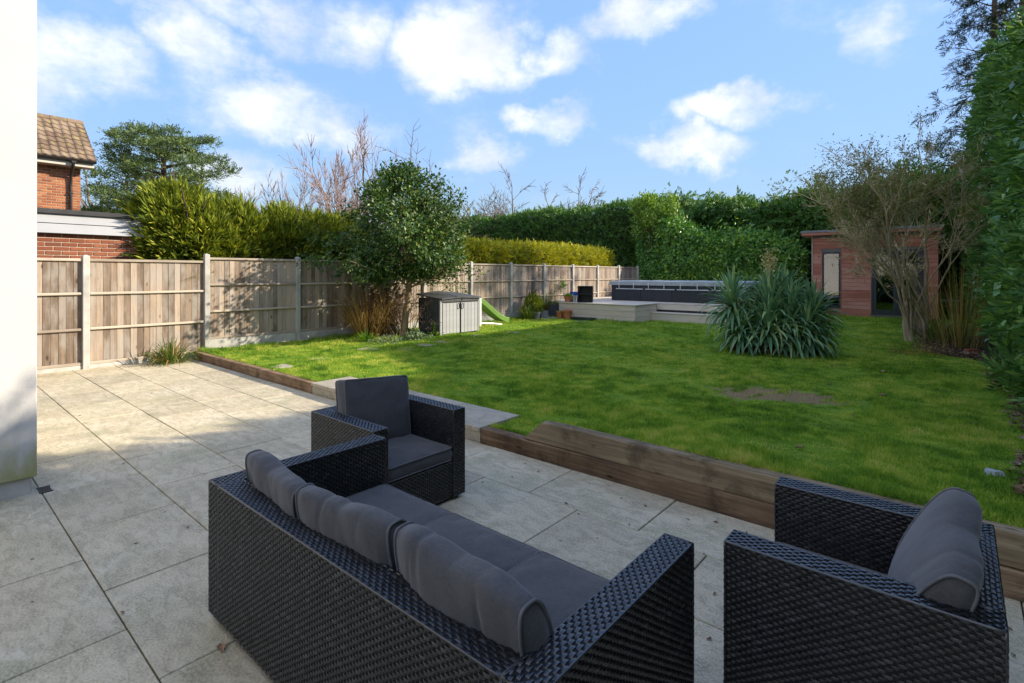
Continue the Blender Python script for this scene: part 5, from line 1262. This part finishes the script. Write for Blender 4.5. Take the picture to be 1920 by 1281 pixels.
# ------------------------------------------------------------------ swim spa
spx0, spx1, spy0, spy1 = -9.85, -5.15, 17.15, 19.3; sz = DZ + .002; sph = .60
sp = thing('hot_tub', 'long dark panelled hot tub with strapped pale grey cover on the deck', 'hot tub', ((spx0 + spx1) / 2, (spy0 + spy1) / 2, sz)); cx_, cy_ = (spx0 + spx1) / 2, (spy0 + spy1) / 2
MB().box((spx0 + .02 - cx_, spy0 + .02 - cy_, 0), (spx1 - .02 - cx_, spy1 - .02 - cy_, sph)).build('shell', M['shed_dark'], sp)
n = 4; w = (spx1 - spx0) / n
for k in range(n): MB().box((spx0 + k * w + .004 - cx_, spy0 - cy_, .01), (spx0 + (k + 1) * w - .004 - cx_, spy0 + .018 - cy_, sph - .01), .005).build('side_panel', M['spa_panel'], sp)
for k in range(2): MB().box((spx0 - cx_, spy0 + .02 + k * 1.06 - cy_, .01), (spx0 + .018 - cx_, spy0 + 1.06 + k * 1.06 - cy_, sph - .01), .005).build('side_panel', M['spa_panel'], sp)
n = 6; w = (spx1 - spx0 + .1) / n
for k in range(n):
    nx, ny = 10, 14; X, Y = np.meshgrid(np.linspace(.004, w - .004, nx), np.linspace(-.05, spy1 - spy0 + .05, ny)); u = np.linspace(-1, 1, nx)[None, :]; v = np.linspace(-1, 1, ny)[:, None]
    Z = .10 + .03 * (1 - u ** 4) * (1 - v ** 6) + .006 * vnoise(np.stack([X * 3, Y * 2, 0 * X + k], -1), 2, k)
    V = np.stack([X, Y, Z], -1).reshape(-1, 3); L_ = len(V); V2 = V.copy(); V2[:, 2] = -.035 
    i = (np.arange(ny - 1)[:, None] * nx + np.arange(nx - 1)[None, :]).ravel(); q = np.stack([i, i + 1, i + nx + 1, i + nx], -1)
    rim = [a for a in range(nx)] + [nx * j + nx - 1 for j in range(1, ny)] + [nx * (ny - 1) + a for a in range(nx - 2, -1, -1)] + [nx * j for j in range(ny - 2, 0, -1)]; rim = np.array(rim); r2 = np.roll(rim, -1)
    cv = link('cover', mesh('cover', np.concatenate([V, V2]), [np.concatenate([q, q[:, ::-1] + L_]), np.stack([rim + L_, r2 + L_, r2, rim], -1)], M['spa_cover']), sp, (spx0 - .05 + k * w - cx_, spy0 - cy_, sph))
for k in range(8):
    x = spx0 + .35 + k * .58 - cx_
    MB().box((x - .012, spy0 - .058 - cy_, sph - .16), (x + .012, spy0 - .052 - cy_, sph + .06), .001).build('strap', M['strap'], sp)
for k in range(4): MB().box((spx0 + .20 + k * 1.17 - cx_, spy0 - .03 - cy_, sph - .185), (spx0 + 1.28 + k * 1.17 - cx_, spy0 - .002 - cy_, sph - .155), .004).build('grab_rail', M['strap'], sp)

# ------------------------------------------------------------------ dark shelf unit on the deck
p = gp(1098, 567, DZ); cu = thing('shelf_unit', 'open-fronted black cube shelf standing on the deck by the fence', 'shelf', (p[0], p[1], DZ + .001), R(28))
MB().box((-.25, -.2, 0), (-.232, .2, .56), .002).build('side', M['tray_black'], cu); MB().box((.232, -.2, 0), (.25, .2, .56), .002).build('side', M['tray_black'], cu)
MB().box((-.23, .18, .0), (.23, .2, .56)).build('back', M['tray_black'], cu)
for z in (0, .27, .542): MB().box((-.23, -.2, z), (.23, .178, z + .018), .002).build('shelf', M['tray_black'], cu)

# ------------------------------------------------------------------ pots
def round_pot(label, x, y, z, r, h, mat, group=None, plant=None, rim=True):
    prof = [(.72 * r, 0), (.93 * r, h * .82), (1.0 * r, h * .82), (1.02 * r, h), (.90 * r, h), (.86 * r, h * .86), (.02, h * .86)] if rim else [(.85 * r, 0), (r, h * .5), (1.0 * r, h), (.88 * r, h), (.84 * r, h * .88), (.02, h * .88)]
    n = 20; a = np.linspace(0, 2 * np.pi, n, endpoint=False); V = [(rr * math.cos(q_), rr * math.sin(q_), zz) for rr, zz in prof for q_ in a]; m = len(prof)
    q = [[i * n + k, i * n + (k + 1) % n, (i + 1) * n + (k + 1) % n, (i + 1) * n + k] for i in range(m - 1) for k in range(n)]
    o = thing('plant_pot', label, 'pot', (x, y, z), 0, group); link('pot', mesh('pot', V, [np.array(q), np.arange(n)[None, ::-1]], M[mat]), o)
    if plant:
        P = rng.normal(0, 1, (plant[1], 3)) * [r * .5, r * .5, 0] + [0, 0, h * .88]; A = leaf_arrays(P, rng.normal(0, .6, P.shape) + [0, 0, .8], rng.normal(0, .5, P.shape) + [0, 0, 1], plant[2] * rng.uniform(.6, 1.3, plant[1]), plant[2] * .5); link('plant', mesh('plant', A[0], A[1], M[plant[0]]), o)
    return o
def square_pot(label, x, y, z, w, h, mat, rz=0.3, plant=None):
    o = thing('plant_pot', label, 'pot', (x, y, z), rz); b = MB(); t_ = .025
    b.box((-w / 2, -w / 2, 0), (w / 2, w / 2, h * .86), .006); b.box((-w / 2, -w / 2, h * .862), (w / 2, -w / 2 + t_, h), .004); b.box((-w / 2, w / 2 - t_, h * .862), (w / 2, w / 2, h), .004); b.box((-w / 2, -w / 2 + t_ + .001, h * .862), (-w / 2 + t_, w / 2 - t_ - .001, h), .004); b.box((w / 2 - t_, -w / 2 + t_ + .001, h * .862), (w / 2, w / 2 - t_ - .001, h), .004)
    b.build('pot', M[mat], o)
    if plant:
        P = rng.normal(0, 1, (plant[1], 3)) * [w * .25, w * .25, 0] + [0, 0, h * .88]; A = leaf_arrays(P, rng.normal(0, .5, P.shape) + [0, 0, 1], rng.normal(0, .5, P.shape), plant[2] * rng.uniform(.6, 1.3, plant[1]), plant[2] * .12); link('plant', mesh('plant', A[0], A[1], M[plant[0]]), o)
    return o
ps = tag(link('pot_paving', mesh('pot_paving', *cbox((-.5, -.9, -.08), (.5, .9, 0), .006), M['step_stone']), None, (-11.0, 14.75, lz(-11, 14.7) + .022)), kind='structure'); pz_ = lz(-11, 14.7) + .023
q1 = gp(1040, 600, .15)
square_pot('tall dark square planter with a short plant beside the deck', -10.86, 14.98, pz_, .34, .42, 'pot_dark', .45, ('lf_strap', 40, .22))
square_pot('small grey square pot at the edge of the lawn near the irises', -10.78, 14.25, pz_, .24, .24, 'pot_grey', .6)
round_pot('small white-topped grey round pot beside the domed bush', -10.78, 13.82, lz(-10.8, 13.8), .13, .24, 'pot_grey')
p = gp(1051, 597, .13); 
round_pot('terracotta pot with a sprig at the deck corner, the smaller of a pair', -10.40, 14.62, lz(-10.4, 14.6) + .0, .125, .24, 'terracotta', None, ('lf_bright', 16, .10))
round_pot('plain terracotta pot at the deck corner, the larger of a pair', -10.12, 14.66, lz(-10.1, 14.6) + .0, .15, .29, 'terracotta')
p = gp(1067, 566, DZ); round_pot('terracotta pot with a green plant on the deck corner', -10.36, 15.05, DZ + .001, .14, .21, 'terracotta', None, ('lf_bright', 60, .12))
round_pot('glossy blue glazed pot behind the terracotta one on the deck', -10.33, 15.45, DZ + .001, .19, .34, 'glaze_blue', None, None, False)
round_pot('slim cream pot next to the blue glazed one on the deck', -10.18, 15.2, DZ + .001, .09, .22, 'pot_pale')
square_pot('plain grey square pot at the back corner of the deck', -10.58 + .16, 15.55 + .25, DZ + .001, .28, .30, 'pot_grey', .1)
tr = thing('seed_tray', 'flat black plastic tray lying in the grass before the deck', 'tray', (-9.45, 14.62, lz(-9.4, 14.6) + .025), .05)
MB().box((-.42, -.14, 0), (.42, .14, .012), .003).build('base', M['tray_black'], tr)
for (a, b_, c, d) in ((-.42, .42, -.14, -.125), (-.42, .42, .125, .14), (-.42, -.405, -.124, .124), (.405, .42, -.124, .124)): MB().box((a, c, .0125), (b_, d, .06), .002).build('rim', M['tray_black'], tr)
MB().box((-.1, -.08, .013), (.18, .08, .035), .004).build('label_card', M['pale_debris'], tr)

# ------------------------------------------------------------------ garden room
rm0 = gp(1522, 590, .13); gy0 = 22.3; gx0 = rm0[0] * gy0 / rm0[1]; gx1 = gx0 + 3.7; gz = .12; RH = 2.98
gr_ = thing('garden_room', 'red cedar-clad flat roofed garden room with dark framed glazing', 'garden room', (gx0, gy0, gz)); GW = gx1 - gx0; GD = 2.6
dx0 = 1.86; win = (.34, .93, .33, 2.36); door = (dx0, 3.3, .13, 2.40)     # x0 x1 z0 z1
# walls as a shell with the openings left open
sh_ = MB()
for (a, b_, z0, z1) in ((0.02, win[0] - .0, 0, RH), (win[1], door[0], 0, RH), (door[1], GW, 0, RH), (win[0], win[1], 0, win[2]), (win[0], win[1], win[3], RH), (door[0], door[1], 0, door[2]), (door[0], door[1], door[3], RH)): sh_.box((a, .022, z0), (b_, .10, z1))
sh_.box((0.02, .102, 0), (.10, GD, RH)); sh_.box((GW - .08, .102, 0), (GW, GD, RH)); sh_.box((.102, GD - .08, 0), (GW - .082, GD, RH)); sh_.box((.102, .102, -.05), (GW - .082, GD - .082, .06)); sh_.box((.102, .102, RH - .1), (GW - .082, GD - .082, RH - .01))
sh_.build('wall', M['room_inside'], gr_)
bh = .138; nb = int(RH / bh)
for r in range(nb):
    z0 = r * bh + .004; z1 = z0 + bh - .007; runs = [(0.0, GW)]
    def cut(runs, a, b_):
        out = []
        for x0, x1 in runs:
            if b_ <= x0 or a >= x1: out.append((x0, x1)); continue
            if a > x0: out.append((x0, a))
            if b_ < x1: out.append((b_, x1))
        return out
    if z1 > win[2] - .02 and z0 < win[3] + .02: runs = cut(runs, win[0] - .035, win[1] + .035)
    if z1 > door[2] - .02 and z0 < door[3] + .02: runs = cut(runs, door[0] - .03, door[1] + .03)
    for x0, x1 in runs:
        js = [x0] + ([x0 + (x1 - x0) * rnd.uniform(.3, .7)] if x1 - x0 > 2.2 else []) + [x1]
        for a, b_ in zip(js[:-1], js[1:]): MB().box((-(b_ - a) / 2 + .001, -.0, 0), ((b_ - a) / 2 - .001, .020, z1 - z0), .004).build('cladding_board', M['cedar'], gr_, ((a + b_) / 2, 0, z0))
    MB().box((-.0, 0, 0), (.018, GD - .03, z1 - z0), .004).build('cladding_board', M['cedar'], gr_, (.0, .022, z0))
MB().box((-.004, -.018, 0), (.045, -.001, RH), .004).build('corner_trim', M['rail_wood'], gr_)
rfm = MB().box((-.28, -.32, RH + .002), (GW + .1, GD + .1, RH + .10), .006).build('roof', M['cedar'], gr_)
MB().box((-.30, -.34, RH + .102), (GW + .12, GD + .12, RH + .18), .006).build('roof_edge', M['pot_grey'], rfm)
def glazing(name, x0, x1, z0, z1, leaf=1, fw=.06):
    o = MB().box((x0, -.012, z0), (x0 + fw, .055, z1), .004).box((x1 - fw, -.012, z0), (x1, .055, z1), .004).box((x0 + fw + .001, -.012, z1 - fw), (x1 - fw - .001, .055, z1), .004).box((x0 + fw + .001, -.012, z0), (x1 - fw - .001, .055, z0 + fw), .004).build(name, M['frame_grey'], gr_)
    for k in range(leaf):
        a = x0 + fw + .002 + k * (x1 - x0 - 2 * fw) / leaf; b_ = a + (x1 - x0 - 2 * fw) / leaf - .004; f2 = .085 if leaf > 1 else .0
        if leaf > 1: MB().box((a, .0, z0 + fw + .002), (a + f2, .045, z1 - fw - .002), .004).box((b_ - f2, .0, z0 + fw + .002), (b_, .045, z1 - fw - .002), .004).box((a + f2 + .001, 0, z0 + fw + .002), (b_ - f2 - .001, .045, z0 + fw + .1), .004).box((a + f2 + .001, 0, z1 - fw - .09), (b_ - f2 - .001, .045, z1 - fw - .002), .004).build('frame', M['frame_grey'], o)
        MB().box((a + f2 + .001, .02, z0 + fw + (.101 if leaf > 1 else .001)), (b_ - f2 - .001, .028, z1 - fw - (.091 if leaf > 1 else .001))).build('pane', M['window_glass'], o)
    return o
glazing('window', *win); glazing('door', *door, leaf=2)
for (a, b_, z0, z1, nm) in ((win[0] - .034, win[0] - .001, win[2] - .03, win[3] + .03, 'trim'), (win[1] + .001, win[1] + .034, win[2] - .03, win[3] + .03, 'trim'), (door[0] - .028, door[0] - .001, door[2], door[3] + .02, 'trim')): MB().box((a, -.008, z0), (b_, .016, z1), .003).build(nm, M['cedar'], gr_)
# pale curtain hanging inside the tall window, gathered to one side
n = 24; V = []
for zi, z in enumerate(np.linspace(win[2] + .0, win[3] - .1, 14)):
    f = zi / 13; 
    for k in range(n):
        u = k / (n - 1); x = win[0] + .02 + .56 * (u * (.35 + .65 * abs(f - .35) ** .7) + (1 - (.35 + .65 * abs(f - .35) ** .7)) * .75); V.append((x, .20 + .02 * math.sin(u * 30), z))
q = [[i * n + k, i * n + k + 1, (i + 1) * n + k + 1, (i + 1) * n + k] for i in range(13) for k in range(n - 1)]; V = np.array(V); L_ = len(V)
link('curtain', mesh('curtain', np.concatenate([V, V + [0, .004, 0]]), [np.concatenate([np.array(q), np.array(q)[:, ::-1] + L_])], M['curtain'], True), gr_)

# ------------------------------------------------------------------ covered bench behind the shrub, loose bricks, debris
p = gp(1762, 590, .15); cbn = thing('garden_table', 'low dark table with a pale grey top half hidden behind the shrub', 'table', (p[0], p[1], lz(min(p[0], .3), p[1])), YAW)
MB().box((-.62, -.3, .50), (.62, .3, .56), .01).build('table_top', M['spa_cover'], cbn)
for x in (-.55, .55):
    for y in (-.25, .25): MB().box((x - .03, y - .03, 0), (x + .03, y + .03, .498), .004).build('leg', M['metal_dark'], cbn)
MB().box((-.52, -.22, .30), (.52, .22, .33), .004).build('shelf', M['metal_dark'], cbn)
p = gp(1822, 666, .16)
for k, (dx, dy, dz, a) in enumerate(((0, 0, 0, .5), (.10, .02, .066, .75))): 
    o = tag(link('loose_brick', mesh('loose_brick', *cbox((-.107, -.051, 0), (.107, .051, .065), .006), M['brick_brown']), None, (p[0] + dx * 0, p[1] + dy, lz(min(p[0], .4), p[1]) + dz), (0, 0, a)), ['old brown brick lying flat on the bed edge under another', 'old brown brick lying on top of another at the bed edge'][k], 'brick')
p = gp(1862, 888, .3); nn = 9; a = np.linspace(0, 2 * np.pi, nn, endpoint=False); rr = .04 + .014 * np.sin(a * 3 + 1); V = np.stack([rr * np.cos(a) * 1.3, rr * np.sin(a), 0 * a], -1); V = np.concatenate([V, V * .8 + [0, 0, .03]])
tag(link('flat_stone', mesh('flat_stone', V, [np.stack([np.arange(nn), np.roll(np.arange(nn), -1), np.roll(np.arange(nn), -1) + nn, np.arange(nn) + nn], -1), (np.arange(nn) + nn)[None, :]], M['pale_debris']), None, (p[0], p[1], lz(p[0], p[1]) + .008)), 'pale flat stone lying in the moss near the ivy hedge', 'stone')

# ------------------------------------------------------------------ fallen leaves, one by one
def dead_leaf_mesh(k):
    r = np.random.default_rng(k); n = 7; t_ = np.linspace(0, 1, n); w = np.sin(np.pi * t_ ** .8) * .28 + .01; c = r.uniform(-.5, .5); V = []
    for i in range(n):
        z = .10 * math.sin(t_[i] * 3 + k) * .5 + .1; x = t_[i] - .5; y0 = c * (x * x)
        V += [(x, y0 - w[i], z + .14 * r.uniform(.4, 1)), (x, y0, z - .06), (x, y0 + w[i], z + .14 * r.uniform(.4, 1))]
    V = np.array(V); V[:, 2] -= V[:, 2].min()
    return mesh('fallen_leaf', V, np.array([[i * 3 + j, i * 3 + j + 1, i * 3 + j + 4, i * 3 + j + 3] for i in range(n - 1) for j in range(2)]), M['dead_leaf'], True)
dl = [dead_leaf_mesh(k) for k in range(6)]
spots = [(1342, 980), (1395, 868), (740, 885), (1062, 945), (1105, 908), (1180, 985), (1210, 950), (1250, 1010), (1120, 1010), (985, 870), (1010, 885), (1320, 1040), (345, 955), (368, 975), (310, 960), (430, 870), (230, 1150), (60, 1050), (415, 1218), (352, 990), (150, 780), (255, 745), (285, 738), (480, 760), (1150, 900), (1290, 975), (1400, 1000), (1050, 1015), (960, 895), (905, 905), (1890, 1180), (1900, 1230), (1340, 1115), (1330, 1200), (255, 1020), (232, 870), (60, 1130), (1225, 930), (1165, 935), (1085, 965)]
for k, (x, y) in enumerate(spots):
    p = gp(x, y, 0); s_ = rnd.uniform(.016, .032) if k not in (18,) else .06
    o = link('fallen_leaf', dl[k % 6], None, (p[0], p[1], .0025), (0, 0, rnd.uniform(0, 6.28))); o.scale = (s_, s_, s_); tag(o, 'small dry brown leaf lying on the patio paving', 'leaf', 'fallen leaves on the patio')
spots = [(1410, 712), (1448, 768), (1470, 756), (1253, 714), (1200, 713), (1380, 764), (1530, 735), (1600, 785), (1655, 700), (1700, 790), (1420, 800), (1560, 690), (1655, 745), (1790, 790), (1075, 707), (1010, 690), (940, 700), (1555, 725), (1500, 845), (1825, 800), (1770, 690), (1640, 672), (1590, 672)]
for k, (x, y) in enumerate(spots):
    p = gp(x, y, .16); z = lz(p[0], p[1]); p = gp(x, y, z); s_ = rnd.uniform(.05, .085)
    o = link('fallen_leaf', dl[k % 6], None, (p[0], p[1], z + .022), (rnd.uniform(-.3, .3), rnd.uniform(-.3, .3), rnd.uniform(0, 6.28))); o.scale = (s_, s_, s_); tag(o, 'dry brown leaf lying on top of the lawn grass', 'leaf', 'fallen leaves on the lawn')
